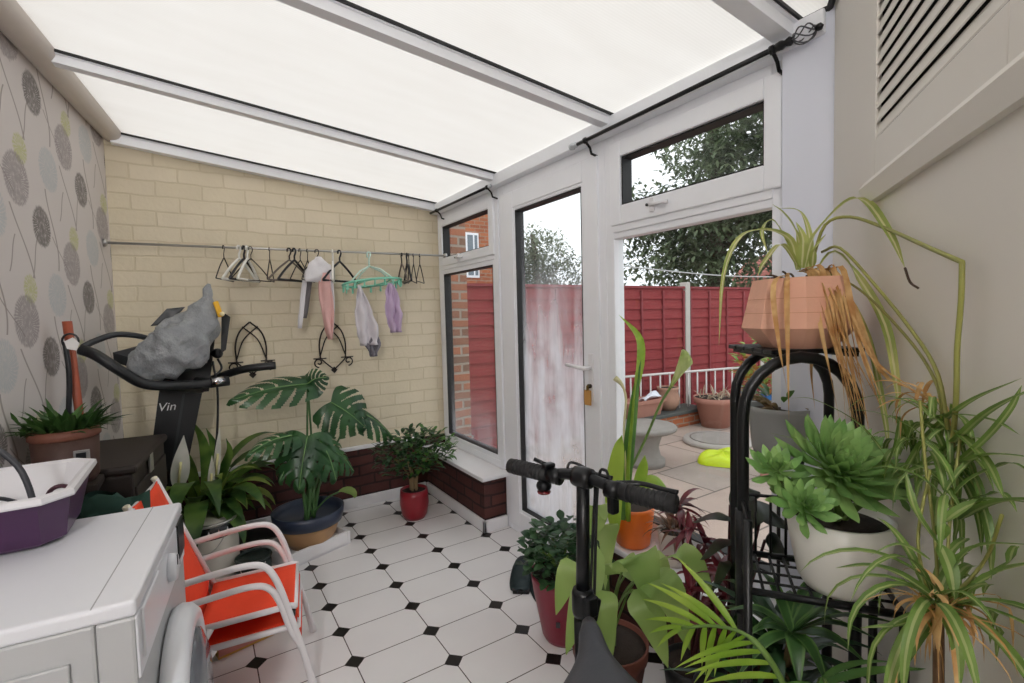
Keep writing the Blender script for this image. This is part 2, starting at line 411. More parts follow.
# the flank of the house behind the viewer, open doorway in its middle
# ---------------- roof
yb = [3.62, 2.66, 1.65, .86, -.9]
yb = [YB+.06, 2.66, 1.655, .855, -1.2]
lx = lambda y: WL0.x+WD.x*((y-WL0.y)/WD.y)
ceil = None
for i in range(4):
    y1, y0 = yb[i], yb[i+1]
    pl = [Vector((lx(y0)-.02, y0, 0)), Vector((1.72, y0, 0)), Vector((1.72, y1, 0)), Vector((lx(y1)-.02, y1, 0))]
    pl = clip(pl, N2, N2.dot(P2)-.002)
    pl = [Vector((p.x, p.y, roofz(p.x)+.006)) for p in pl]
    mb = MB().prism(pl, (0, 0, .016))
    if ceil is None: ceil = struct('ceiling', mb, MROOF)
    else: struct('roof_sheet', mb, MROOF, ceil)
def bar(y, wd, dp, name, par, x1=1.64):
    a = Vector((lx(y)+.04, y, 0)); b = Vector((x1, y, 0)); mb = MB()
    def zz(p, k): return Vector((p.x, p.y, roofz(p.x)+k))
    w = Vector((0, wd/2, 0))
    mb.prism([zz(a-w, 0), zz(a+w, 0), zz(a+w*.8, -dp), zz(a-w*.8, -dp)], zz(b, 0)-zz(a, 0))
    mb.prism([zz(a-w*1.25, .005), zz(a+w*1.25, .005), zz(a+w*1.25, -.010), zz(a-w*1.25, -.010)], zz(b, 0)-zz(a, 0))
    o = struct(name, mb, MUPVC, par)
    g = MB().prism([zz(a-w*1.25-Vector((0, .008, 0)), .004), zz(a-w*1.25, .004), zz(a-w*1.25, -.006), zz(a-w*1.25-Vector((0, .008, 0)), -.006)], zz(b, 0)-zz(a, 0))
    struct('gasket', g, MGASK, o); return o
bar(2.645, .06, .04, 'glazing_bar', ceil); bar(1.64, .06, .04, 'glazing_bar', ceil); bar(.845, .075, .04, 'glazing_bar', ceil)
bar(YB-.035, .07, .055, 'wall_flashing_bar', ceil)
# dark seal where the roof meets the angled wall
p0 = aw(.02, 0, .012); p1 = aw(2.6, 0, .012)
p0.z = roofz(p0.x)-.006; p1.z = roofz(p1.x)-.006
struct('wall_seal', MB().tube([p0, p1], .010, 6), MGASK, ceil)
g0 = Vector((1.60, .80, roofz(1.6)-.006)); struct('eaves_seal', MB().tube([g0, Vector((1.60, .72, roofz(1.6)-.006))], .009, 6), MGASK, ceil)
# eaves beam above the frames; round boxing along the left wall
struct('trim_1', MB().box2((1.585, .725, 2.175), (1.72, YB, 2.247), .006), MUPVC)
struct('trim_2', MB().tube([lw(.04, 2.455, .045), lw(4.6, 2.455, .045)], .056, 16), M('warm white boxing', 'd9d0c8', .45, var=.05))
struct('trim_3', MB().box2((1.60, .70, 0), (1.74, .855, 2.245), .004), M('bluish white post', 'dfe3ef', .4, var=.01))
# ---------------- windows and door (frames in the plane x = XR)
def frame(mb, y0, y1, z0, z1, w, x0=XR, x1=XR+.065, ws=None, bev=.005):
    l, r, bt, tp = ws or (w, w, w, w)
    mb.box2((x0, y0, z0), (x1, y0+l, z1), bev); mb.box2((x0, y1-r, z0), (x1, y1, z1), bev)
    mb.box2((x0, y0+l, z0), (x1, y1-r, z0+bt), bev); mb.box2((x0, y0+l, z1-tp), (x1, y1-r, z1), bev); return mb
def pane(y0, y1, z0, z1, mat, par, x=XR+.03):
    struct('glass', MB().box2((x, y0, z0), (x+.006, y1, z1)), mat, par)
def gask(y0, y1, z0, z1, par, x=XR+.004):
    struct('gasket', frame(MB(), y0, y1, z0, z1, .007, x, x+.058, bev=0), MGASK, par)
def handle_bits(y, z, par):
    mb = MB().box2((XR-.022, y-.012, z-.03), (XR, y+.012, z+.03), .004).tube([(XR-.03, y, z), (XR-.034, y-.05, z-.004), (XR-.030, y-.09, z-.006)], [.009, .008, .007], 8)
    o = struct('handle', mb, MTRIM, par); struct('lock_button', MB().lathe([(.006, 0), (.006, .008)], (XR-.03, y+.012, z), 8, (-1, 0, 0)), MGASK, o)
W1 = struct('window_1', frame(MB(), 2.66, 3.575, .362, 2.176, .05), MUPVC)
struct('transom', MB().box2((XR-.004, 2.71, 1.735), (XR+.06, 3.525, 1.775), .004), MUPVC, W1)
sash = struct('top_sash', frame(MB(), 2.70, 3.535, 1.765, 2.128, .062, XR-.014, XR+.05), MUPVC, W1)
pane(2.75, 3.48, 1.82, 2.07, MGLASS, sash); gask(2.76, 3.475, 1.825, 2.068, sash, XR-.004); handle_bits(3.2, 1.80, sash)
struct('bead', frame(MB(), 2.708, 3.527, .41, 1.737, .035, XR+.002, XR+.05), MUPVC, W1)
pane(2.72, 3.51, .42, 1.73, MMIST2, W1); gask(2.742, 3.493, .444, 1.703, W1)
D1 = struct('door_1', frame(MB(), 1.69, 2.645, 0, 2.176, .06), MUPVC)
lf = struct('door_leaf', frame(MB(), 1.735, 2.595, .045, 2.115, .1, XR-.012, XR+.05, (.105, .12, .1, .1)), MUPVC, D1)
struct('bead', frame(MB(), 1.835, 2.480, .14, 2.02, .022, XR-.006, XR+.045), MUPVC, lf)
pane(1.84, 2.478, .142, 2.018, MMIST, lf); gask(1.858, 2.458, .162, 1.998, lf, XR-.002)
mb = MB().box2((XR-.020, 1.775, .93), (XR-.010, 1.81, 1.17), .004)
hp = struct('handle_plate', mb, MTRIM, lf)
struct('lever_handle', MB().tube([(XR-.02, 1.793, 1.10), (XR-.055, 1.797, 1.10), (XR-.062, 1.83, 1.102), (XR-.058, 1.93, 1.108)], [.011, .011, .0105, .009], 10), MTRIM, hp)
struct('lock_cylinder', MB().lathe([(.011, 0), (.011, .02)], (XR-.016, 1.793, 1.01), 10, (-1, 0, 0)), M('dark brass', '3b3128', .35, .7), hp)
W2 = struct('window_2', frame(MB(), .855, 1.69, .362, 2.176, .05), MUPVC)
struct('transom', MB().box2((XR-.006, .9, 1.735), (XR+.06, 1.64, 1.80), .004), MUPVC, W2)
sash = struct('top_sash', frame(MB(), .865, 1.645, 1.765, 2.135, .062, XR-.016, XR+.05, (.06, .062, .085, .07)), MUPVC, W2)
pane(.92, 1.585, 1.84, 2.07, MGLASS, sash); gask(.926, 1.582, 1.851, 2.064, sash, XR-.004); handle_bits(1.4, 1.815, sash)
struct('bead', frame(MB(), .868, 1.677, .41, 1.737, .03, XR+.002, XR+.05), MUPVC, W2)
pane(.885, 1.66, .42, 1.73, MGLASS, W2); gask(.897, 1.648, .44, 1.716, W2)
# louvred cupboard on the angled wall: frame, sill and slats
lv = thing('louvred_cupboard', 'cream painted cupboard with a slatted vent high on the angled wall', 'cupboard', aw(.9, 1.58), math.atan2(-DH.y, -DH.x))
def AB(mb, s0, s1, z0, z1, o0, o1, bev=.003):
    c = aw((s0+s1)/2, (z0+z1)/2, (o0+o1)/2); mb.box(c, (s1-s0, abs(o1-o0), z1-z0), (0, 0, math.atan2(DH.y, DH.x)), bev)
mb = MB(); AB(mb, .455, .482, 1.64, 2.5, -.01, .012, .002); AB(mb, .985, 1.4, 1.64, 2.5, -.01, .012, .002); AB(mb, .482, .985, 1.64, 1.722, -.01, .012, .002); AB(mb, .482, .985, 2.38, 2.5, -.01, .012, .002)
lvf = mb.build('vent_frame', MCREAMW, lv)
mb = MB()
mb.prism([aw(.41, 1.596, .0), aw(.41, 1.596, .014), aw(.41, 1.632, .024), aw(.41, 1.648, .012), aw(.41, 1.648, .0)], aw(1.4, 0)-aw(.41, 0)); mb.build('bottom_moulding', MCREAMW, lv)
mb = MB()
AB(mb, .475, .99, 1.70, 2.39, .0, .002, 0); mb.build('painted_recess_shade', M('painted cupboard shade', '181513', .9), lv)  # flat near-black sheet on the solid wall; shade between slats painted in
mb = MB(); z = 1.728
while z < 2.37:
    mb.prism([aw(.48, z-.004, .0095), aw(.48, z-.001, .0105), aw(.48, z+.0255, .004), aw(.48, z+.024, .0015)], aw(.987, 0)-aw(.48, 0)); z += .0305
mb.build('slats', MCREAMW, lv)
# ================================================================== curtain poles, rail, hangers
MPOLE = M('black curtain pole', '141416', .4, .4)
MCLEAR = M('clear acrylic', 'c9cdd2', .12, .1)
XP = 1.563
cp = thing('curtain_pole', 'long black curtain pole above the big window, wire cage finial at its near end', 'curtain pole', (XP, 1.2, 2.175))
MB().tube([(XP, 1.80, 2.175), (XP, .84, 2.183)], .0085, 10).build('pole', MPOLE, cp)
def bracket(y, z, par):
    o = MB().tube([(XP, y, z-.004), (XP+.018, y, z-.018), (XP+.03, y, z-.03), (XP+.036, y-.002, z-.055), (XP+.072, y-.002, z-.062)], .006, 8).lathe([(.014, -.006), (.014, .006)], (XP, y, z), 12, (0, 1, 0)).build('bracket', MPOLE, par)
bracket(.865, 2.182, cp); bracket(1.745, 2.175, cp)
fn = MB().lathe([(.0, 0), (.012, .002), (.014, .02), (.009, .03), (.014, .045), (.006, .055)], (XP, .855, 2.183), 14, (0, -1, 0)).build('finial', MPOLE, cp)
MB().lathe([(.006, 0), (.010, .006), (.010, .016), (.0, .024)], (XP, .738, 2.184), 12, (0, -1, 0)).build('end_knob', MPOLE, cp)
mb = MB(); c0 = Vector((XP, .768, 2.184))
for k in range(6):
    a = k*PI/3
    mb.tube([c0+Vector((math.sin(q)*.026*math.cos(a+q*.9), .032*math.cos(q), math.sin(q)*.026*math.sin(a+q*.9))) for q in [j*PI/10 for j in range(11)]], .0022, 6)
mb.build('wire_cage', M('grey wire', '55565a', .35, .6), fn)
MB().lathe([(.009, 0), (.013, .012), (.008, .02), (.017, .032), (.014, .05), (.0, .056)], (XP, 1.80, 2.175), 14, (0, 1, 0)).build('finial', MCLEAR, cp, label='clear faceted finial')
cp2 = thing('curtain_pole', 'short black curtain pole above the narrow window by the brick wall', 'curtain pole', (XP, 3.1, 2.175))
MB().tube([(XP, 3.54, 2.178), (XP, 2.64, 2.172)], .0085, 10).build('pole', MPOLE, cp2); bracket(2.66, 2.172, cp2); bracket(3.42, 2.176, cp2)
MB().lathe([(.0, 0), (.013, .004), (.013, .018), (.0, .026)], (XP, 2.64, 2.172), 12, (0, -1, 0)).build('end_cap', MCLEAR, cp2)
YR, ZR = 3.43, 1.822
rl = thing('clothes_rail', 'thin steel clothes rail running across the cream brick wall', 'rail', (.6, YR, ZR))
MB().tube([(-.405, YR+.02, ZR), (1.625, YR, ZR+.018)], .0075, 10).build('tube', MSTEEL, rl)
MB().lathe([(.022, 0), (.022, .012), (.012, .02)], (-.41, YR+.02, ZR), 16, (1, 0, 0)).build('end_socket', MSTEEL, rl)
MB().lathe([(.02, 0), (.02, .012), (.012, .02)], (1.634, YR, ZR+.018), 16, (-1, 0, 0)).build('end_socket', MSTEEL, rl)
MHW = M('black hanger wire', '2e2722', .45, .3); MHB = M('black hanger plastic', '1c1c22', .4); MHWH = M('white hanger plastic', 'e6e4dd', .4); MHG = M('grey hanger plastic', '6e6259', .45)
def hanger(w=.28, h=.135, thick=.0035, mat=None, name='coat_hanger', lab='', grp=None, mat2=None):
    t = thing(name, lab, 'hanger', (0, 0, 0), 0, grp)
    hk = [Vector((-.018*math.cos(a), 0, .0115-.012+.0195*math.sin(a)-.004)) for a in [PI*k/8 for k in range(-1, 9)]]
    MB().tube(hk[::-1]+[Vector((.016, 0, -.022)), Vector((.003, 0, -.036)), Vector((0, 0, -.07))] if False else [Vector((-.0135, 0, -.012)), Vector((-.0125, 0, .004)), Vector((-.006, 0, .011)), Vector((.004, 0, .0115)), Vector((.012, 0, .005)), Vector((.0135, 0, -.01)), Vector((.007, 0, -.026)), Vector((0, 0, -.038)), Vector((0, 0, -.07))], thick*.8, 7).build('hook', mat2 or MHW, t, False)
    a = w/2
    pts = curve([(0, 0, -.062), (a*.5, 0, -.062-h*.42), (a*.95, 0, -.062-h*.9), (a, 0, -.062-h*.98), (a*.93, 0, -.062-h), (0, 0, -.062-h), (-a*.93, 0, -.062-h), (-a, 0, -.062-h*.98), (-a*.95, 0, -.062-h*.9), (-a*.5, 0, -.062-h*.42), (0, 0, -.062)], 40)
    MB().tube(pts[:-1], thick, 7, closed=True).build('shoulders', mat or MHW, t, False); return t
def hang(p, x, rz, lab=None, tilt=0., grp=None):
    p.location = (x, YR-.0002, ZR+.0085*0+.002+.009*(x/1.6)); p.rotation_euler = (0, tilt, rz)
    if lab: p['label'] = lab
    return p
wire = hanger(lab='')
G1 = 'thin wire hangers on the clothes rail'
spots = [(.155, 1.20, 'dark wire hanger seen edge-on, first from the left end of the rail'), (.300, .62, 'dark wire hanger at the right of the left-hand bundle'),
         (.405, 1.32, 'dark wire hanger hanging edge-on between the left bundle and the middle group'), (.585, .95, 'dark wire hanger behind the curved grey one in the middle group'),
         (.630, 1.12, 'dark narrow wire hanger, last before the pink and white garment'), (1.33, 1.28, 'wire hanger second in the right-hand bundle by the window'),
         (1.365, 1.05, 'wire hanger third in the right-hand bundle by the window'), (1.415, .98, 'rightmost wire hanger on the rail, nearest the window')]
for i, (x, rz, lab) in enumerate(spots): hang(wire if i == 0 else copy_tree(wire), x, rz, lab, grp=None)['group'] = G1
G2 = 'plastic hangers on the clothes rail'
hb = hanger(.30, .135, .0075, MHB, lab='black plastic hanger in the middle of the left bundle', mat2=MHB); hang(hb, .262, .95); hb['group'] = G2
hw = hanger(.26, .135, .008, MHWH, lab='white plastic hanger with a thick hook in the left bundle', mat2=MHWH); hang(hw, .235, .75); hw['group'] = G2
hw2 = copy_tree(hw); hang(hw2, .28, 1.05, 'white plastic hanger right of the black one in the left bundle')
hg = hanger(.30, .135, .006, MHG, lab='curved grey hanger facing the room in the middle group', mat2=MHW); hang(hg, .52, .45); hg['group'] = G2
hd = copy_tree(hb); hang(hd, .55, .72, 'black plastic hanger just right of the curved grey one')
hh = copy_tree(hb); hang(hh, .835, .55, 'black plastic hanger between the pink garment and the mint peg hanger')
hk = copy_tree(hw); hang(hk, .79, 1.3, 'white plastic hanger edge-on beside the pink and white garment')
hp1 = copy_tree(hg); hang(hp1, 1.275, 1.45, 'grey hanger edge-on, first of the right-hand bundle by the window')
hp2 = copy_tree(hb); hang(hp2, 1.315, 1.38, 'black plastic hanger edge-on in the right-hand bundle by the window')
hg3 = hanger(.17, .06, .004, MHW, lab='wire hanger that carries the pink and white garment'); hang(hg3, .69, .35); hg3['group'] = G1
# pink and white hooded garment draped over its hanger
gm = thing('garment', 'white and pink towelling garment draped over a hanger on the rail', 'garment', (.70, YR-.02, 1.2))
def cloth_rows(path, wid, amp=.006, k=5, sd=1, dirv=(1, 0, 0)):
    rows = []
    for i, p in enumerate(path):
        w = wid[min(i, len(wid)-1)] if isinstance(wid, list) else wid; row = []
        for j in range(13):
            q = j/12-.5; row.append(Vector(p)+Vector(dirv)*(q+.08*noise.noise(Vector((i*.5, sd, j*.2))))*w+Vector((0, -1, 0))*amp*(math.sin(q*k*2.2+i*.25+sd)+1.6*noise.noise(Vector((q*3+sd, i*.35, sd*2.))))*(.5+i/len(path)))
        rows.append(row)
    return rows
MWT = M('white towelling', 'e2dfe2', .95, var=.04, scale=60, bump=.5); MPK = M('pink towelling', 'e0b3ae', .95, var=.06, scale=50, bump=.5); MGY = M('grey lining', '6a6566', .9)
y = YR-.035
MB().sheet(cloth_rows(curve([(.69, y, 1.785), (.69, y-.015, 1.74), (.685, y-.02, 1.69), (.675, y-.022, 1.62)], 10), [.03, .05, .085, .115, .14, .155, .165, .17, .17, .17], .010, 2), .006).build('hood', MWT, gm)
MB().sheet(cloth_rows([(.712+.004*i, y-.024+.002*i, 1.68-.055*i) for i in range(9)], [.07, .08, .085, .085, .08, .075, .06, .045, .02], .01, 4), .006).build('front_panel', MPK, gm)
MB().sheet(cloth_rows([(.752, y+.004, 1.74-.052*i) for i in range(10)], [.035, .05, .055, .055, .055, .055, .05, .045, .03, .015], .008, 4, 2), .006).build('side_panel', MWT, gm)
MB().sheet(cloth_rows([(.632-.006*i, y+.01, 1.665-.04*i) for i in range(8)], [.09, .04, .04, .04, .038, .035, .034, .03], .006, 3), .006).build('sleeve', MGY, gm)
MB().sheet(cloth_rows([(.598-.005*i, y-.004, 1.64-.04*i) for i in range(9)], [.02, .03, .03, .03, .03, .028, .028, .026, .02], .004, 3), .006).build('sleeve_edge', MWT, gm)
MB().sheet(cloth_rows([(.69, y+.014, 1.675-.012*i) for i in range(4)], [.13, .14, .13, .1], .01, 3), .004).build('lining', M('dark maroon lining', '3f3336', .9), gm)
# mint peg airer with two cloths
MMT = M('mint green plastic', '84cdb4', .4, var=.1, scale=30); MMT2 = M('pale mint plastic', 'cfe8de', .4)
pa = thing('peg_hanger', 'mint green oval peg hanger for small laundry hanging from the rail', 'peg hanger', (1.04, YR, 1.6))
MB().tube([(1.025, YR, 1.80), (1.024, YR, 1.829), (1.03, YR, 1.838), (1.042, YR, 1.838), (1.047, YR, 1.825), (1.035, YR, 1.79), (1.035, YR, 1.735)], .0065, 8).build('hook', MMT2, pa)
ell = lambda a, k=1.: Vector((1.05+.205*k*math.cos(a), YR-.02+.10*k*math.sin(a), 1.625-.02*math.sin(a)+.02*math.cos(a)))
MB().tube([ell(k*PI/18) for k in range(36)], .009, 8, closed=True).tube([ell(k*PI/12, .6) for k in range(24)], .006, 8, closed=True).build('ring', MMT, pa)
mb = MB()
for k in range(4): mb.tube([(1.035, YR, 1.74), (Vector((1.035, YR, 1.74))+ell(k*PI/2+.6))/2+Vector((0, 0, .02)), ell(k*PI/2+.6)], .006, 8)
mb.build('spokes', MMT2, pa)
for k in range(18):
    p = ell(k*2*PI/18+.1); MB().box(p+Vector((0, 0, -.022)), (.014, .008, .05), (0, 0, k*.6), .002).box(p+Vector((0, .004, -.02)), (.011, .006, .044), (.2, 0, k*.6), .002).build('peg', MMT, pa)
g = MB(); rows = cloth_rows(curve([(.93, YR-.10, 1.60), (.945, YR-.11, 1.46), (.97, YR-.115, 1.30), (.985, YR-.11, 1.19)], 15), [.02, .035, .05, .065, .08, .095, .11, .12, .13, .135, .14, .145, .14, .13, .12], .016, 5)
solo('cloth', g.sheet(rows, .004), M('pale grey cloth', 'd2cdd2', .95, var=.05, scale=40), 'pale grey cloth pegged under the left end of the mint hanger', 'cloth', (.95, YR-.1, 1.19), 'cloths pegged under the mint hanger')
g2 = MB().sheet(cloth_rows(curve([(1.0, YR-.09, 1.26), (1.005, YR-.10, 1.18), (1.01, YR-.10, 1.11)], 8), [.06, .10, .11, .11, .10, .08, .06], .014, 7), .006)
o = bpy.data.objects['cloth']; g2.build('patterned_hem', M('grey patterned hem', '77747c', .95, var=.5, scale=70), None).parent = o
bpy.data.objects['patterned_hem'].matrix_parent_inverse = Matrix.Translation(-Vector(o.location))
rows = cloth_rows(curve([(1.145, YR-.10, 1.615), (1.15, YR-.11, 1.50), (1.16, YR-.115, 1.38), (1.18, YR-.11, 1.27)], 15), [.03, .06, .08, .09, .095, .10, .10, .11, .115, .12, .12, .115, .11, .10, .08], .018, 6)
solo('cloth', MB().sheet(rows, .005), M('lilac cloth', 'c3adc9', .95, var=.08, scale=30), 'lilac cloth pegged under the right side of the mint hanger', 'cloth', (1.16, YR-.1, 1.27), 'cloths pegged under the mint hanger')
# wrought iron wall planters
MIRON = M('wrought iron', '2a2320', .55, .4)
def iron(x, z, lab):
    t = thing('iron_wall_bracket', lab, 'wall bracket', (x, YB-.05, z), 0, 'wrought iron brackets on the brick wall'); yw = YB-.008
    mb = MB()
    for s in (-1, 1):
        mb.tube(curve([(x+s*.085, yw, z), (x+s*.088, yw, z+.10), (x+s*.062, yw, z+.19), (x, yw, z+.255)], 16), .005, 6)
        mb.tube(curve([(x+s*.085, yw, z+.015), (x+s*.04, yw, z+.14), (x-s*.045, yw, z+.225)], 14), .004, 6)
    mb.build('arch', MIRON, t)
    for s in (-1, 1):
        sp = [Vector((x+s*(.10+.034*math.sin(q)*(1-q/9)), yw-.02-.05*0, z-.03-.034*math.cos(q)*(1-q/9)+.0)) for q in [k*.35 for k in range(22)]]
        MB().tube(curve([(x, yw-.02, z-.085), (x+s*.05, yw-.02, z-.04), (x+s*.085, yw-.02, z-.004)], 8)+[Vector((x+s*.12, yw-.02, z-.006))], .005, 6).tube(sp, .0045, 6).build('scroll', MIRON, t)
        MB().tube([(x+s*.085, yw, z+.01), (x+s*.085, yw-.02, z-.004)], .005, 6).tube([(x+s*.05, yw-.02, z-.002), (x+s*.135, yw-.02, z-.002)], .004, 6).build('crossbar', MIRON, t)
    MB().prism([(x-.022, yw-.022, z-.088), (x, yw-.022, z-.112), (x+.022, yw-.022, z-.088), (x, yw-.022, z-.064)], (0, .006, 0)).build('diamond', MIRON, t)
iron(.285, 1.115, 'arched wrought iron wall bracket with scrolls, left of the pair, nearer the treadmill')
iron(.795, 1.105, 'wrought iron wall bracket with scrolls, right of the pair, behind the hanging clothes')
# ================================================================== washing machine and litter tray
MWM = M('white enamel', 'e3e4e9', .28, var=.015); MWM2 = M('white appliance side', 'b9babb', .4, var=.02); MDG = M('dark appliance plastic', '17191d', .3)
wm = thing('washing_machine', 'white front-loading washing machine in the bottom left corner', 'washing machine', (-.132, 1.176, 0), R(-6.0))
b = lambda m: m
MB().box2((-.53, .004, .03), (-.062, .582, .80), .006).build('body', MWM2, wm, False)
MB().box2((-.061, .001, .03), (0, .584, .80), .006).build('front_panel', MWM2, wm, False)
for sx in (-.49, -.05):
    for sy in (.05, .53): MB().lathe([(.02, 0), (.02, .032)], (sx, sy, 0), 12).build('foot', MDG, wm, False)
MB().box2((-.535, 0, .80), (.004, .585, .832), .008, 3).build('top_panel', MWM, wm, False)
MB().box2((-.0665, .004, .829), (-.064, .581, .8325)).build('top_seam', M('grey seam', 'a3a4a6', .5), wm, False)
MB().box2((-.004, .006, .67), (.004, .58, .798), .004).build('control_panel', MWM, wm, False)
MB().box2((.002, .47, .70), (.008, .565, .80), .003).build('display', MDG, wm, False)
MB().box2((.002, .03, .695), (.010, .20, .80), .004).build('detergent_drawer', MWM, wm, False)
kn = MB().lathe([(.036, 0), (.034, .014), (.030, .018)], (.004, .34, .74), 24, (1, 0, 0)).build('dial', MWM, wm, False)
MB().box2((.020, .337, .745), (.0235, .343, .77)).build('dial_mark', MDG, kn, False)
MB().box2((-.46, -.004, .10), (-.10, .004, .74), .003).build('side_panel', MWM2, wm, False)
MB().lathe([(.0, 0), (.10, 0), (.11, .004), (.0, .004)], (-.26, -.004, .52), 24, (0, -1, 0), 1.1, .8).build('side_recess', M('pressed side recess', 'aeafb0', .4, var=.02), wm, False)
dr = MB().lathe([(.175, 0), (.228, 0), (.234, .014), (.230, .034), (.214, .05), (.19, .054), (.172, .045), (.165, .0)], (.004, .30, .40), 40, (1, 0, 0)).build('door', MWM, wm, False)
MB().lathe([(.172, .03), (.165, .055), (.12, .072), (.06, .080), (.0, .082)], (.004, .30, .40), 36, (1, 0, 0)).build('door_glass', M('dark glossy door glass', '6a6d74', .06, 0, var=.02), dr, False)
MB().box2((.05, .05, .36), (.078, .075, .44), .006).build('door_handle', MWM, dr, False)
for k in range(4): MB().lathe([(.007, 0), (.007, .006)], (.004, .40+k*.02, .70), 10, (1, 0, 0)).build('button', MWM2, wm, False)
# two-tone litter tray
def rrect(cx, cy, hx, hy, ch, z):
    return [Vector((cx+a*hx-(a*ch if k in (1,) else 0), cy+bq*hy-(0 if k in (1,) else bq*ch), z)) for a, bq, k in ((1, -1, 0), (1, 1, 0), (1, 1, 1), (-1, 1, 1), (-1, 1, 0), (-1, -1, 0), (-1, -1, 1), (1, -1, 1))]
def ring_mesh(mb, rings, capb=True):
    n = len(rings[0]); vs = [p for r in rings for p in r]; fs = []
    for i in range(len(rings)-1):
        for k in range(n): fs.append([i*n+k, i*n+(k+1) % n, (i+1)*n+(k+1) % n, (i+1)*n+k])
    if capb: fs.append(list(range(n))[::-1])
    fs.append([(len(rings)-1)*n+k for k in range(n)]); mb.add(vs, fs, None, False); return mb
lt = thing('litter_tray', 'deep purple plastic tray with a white rim on the washing machine', 'tray', (-.43, 1.70, .833), R(-3))
LR = lambda k, z, ch=.05: [p+Vector((-.455, 1.73, 0)) for p in rrect(.012, 0, .168*k, .205*k, ch, z)]
LB = lambda k, z, ch=.04: [p+Vector((-.455, 1.71, 0)) for p in rrect(.012, 0, .140*k, .125*k, ch, z)]
def mixr(a, bb, t): return [p*(1-t)+q*t for p, q in zip(a, bb)]
A0, A1 = LB(.92, .836), LR(.94, .955)
ring_mesh(MB(), [A0, LB(1., .845), mixr(LB(1., .845), A1, .5), A1, LR(.94, .962), LR(.90, .962), mixr(LB(.96, .86), LR(.90, .962), .5), LB(.92, .85)]).build('basin', M('purple plastic', '45254a', .3, var=.05), lt)
ring_mesh(MB(), [LR(.94, .952), LR(1.0, .955), LR(1.01, .960), LR(1.0, .971), LR(.95, .974), LR(.88, .968), mixr(LB(.95, .87), LR(.88, .968), .3), LB(.9, .862)], False).build('rim', M('white plastic liner', 'dcdadd', .4, var=.03), lt)
def cable(pts, r, name, lab, m, grp=None):
    return solo(name, MB().tube(curve(pts, 40), r, 8), m, lab, 'cable', pts[0], grp)
MCBL = M('dark grey cable', '33343a', .5)
cable([(-.58, 1.60, .90), (-.56, 1.66, 1.06), (-.48, 1.72, 1.09), (-.40, 1.70, 1.02), (-.372, 1.69, .90), (-.40, 1.75, .875), (-.52, 1.80, .875)], .0075, 'power_cable', 'thick dark cable looping up out of the purple tray', MCBL)
cable([(-.56, 1.68, .88), (-.52, 1.72, .94), (-.46, 1.78, .925), (-.40, 1.80, .88), (-.36, 1.74, .874), (-.42, 1.66, .876)], .005, 'thin_cable', 'thinner dark cable lying curled in the purple tray', MCBL)
pg = thing('cable_plug', 'lilac plastic plug on the cables inside the tray', 'plug', (-.372, 1.685, .872))
MB().ball((-.372, 1.685, .893), .024, 12, (1.1, .9, .9)).build('body', M('lilac plastic', '8a6fb4', .35), pg); MB().tube([(-.35, 1.68, .893), (-.33, 1.675, .89)], [.012, .01], 10).build('collar', M('pale lilac', 'a891c8', .4), pg)
rb = MB().tube([Vector((-.345, 1.80, .905))+Vector((.022*math.cos(k*PI/10), .008*math.cos(k*PI/10), .022*math.sin(k*PI/10))) for k in range(20)], .006, 8, closed=True)
solo('hair_tie', rb, M('dark plum band', '4a2733', .7), 'dark plum loop leaning in the far corner of the tray', 'band', (-.345, 1.80, .88))
mb = MB()
for k in range(7): mb.tube(curve([(-.52+.02*k, 1.66+.02*math.sin(k), .885), (-.50+.02*k, 1.70, .89+.003*k), (-.47+.016*k, 1.68+.008*k, .885)], 8), .012, 8, flat=.6)
solo('rag', mb, M('dusty pink rag', 'b9a3a6', .9, var=.15, scale=30), 'crumpled pinkish grey rag in the bottom of the tray', 'rag', (-.45, 1.64, .866))
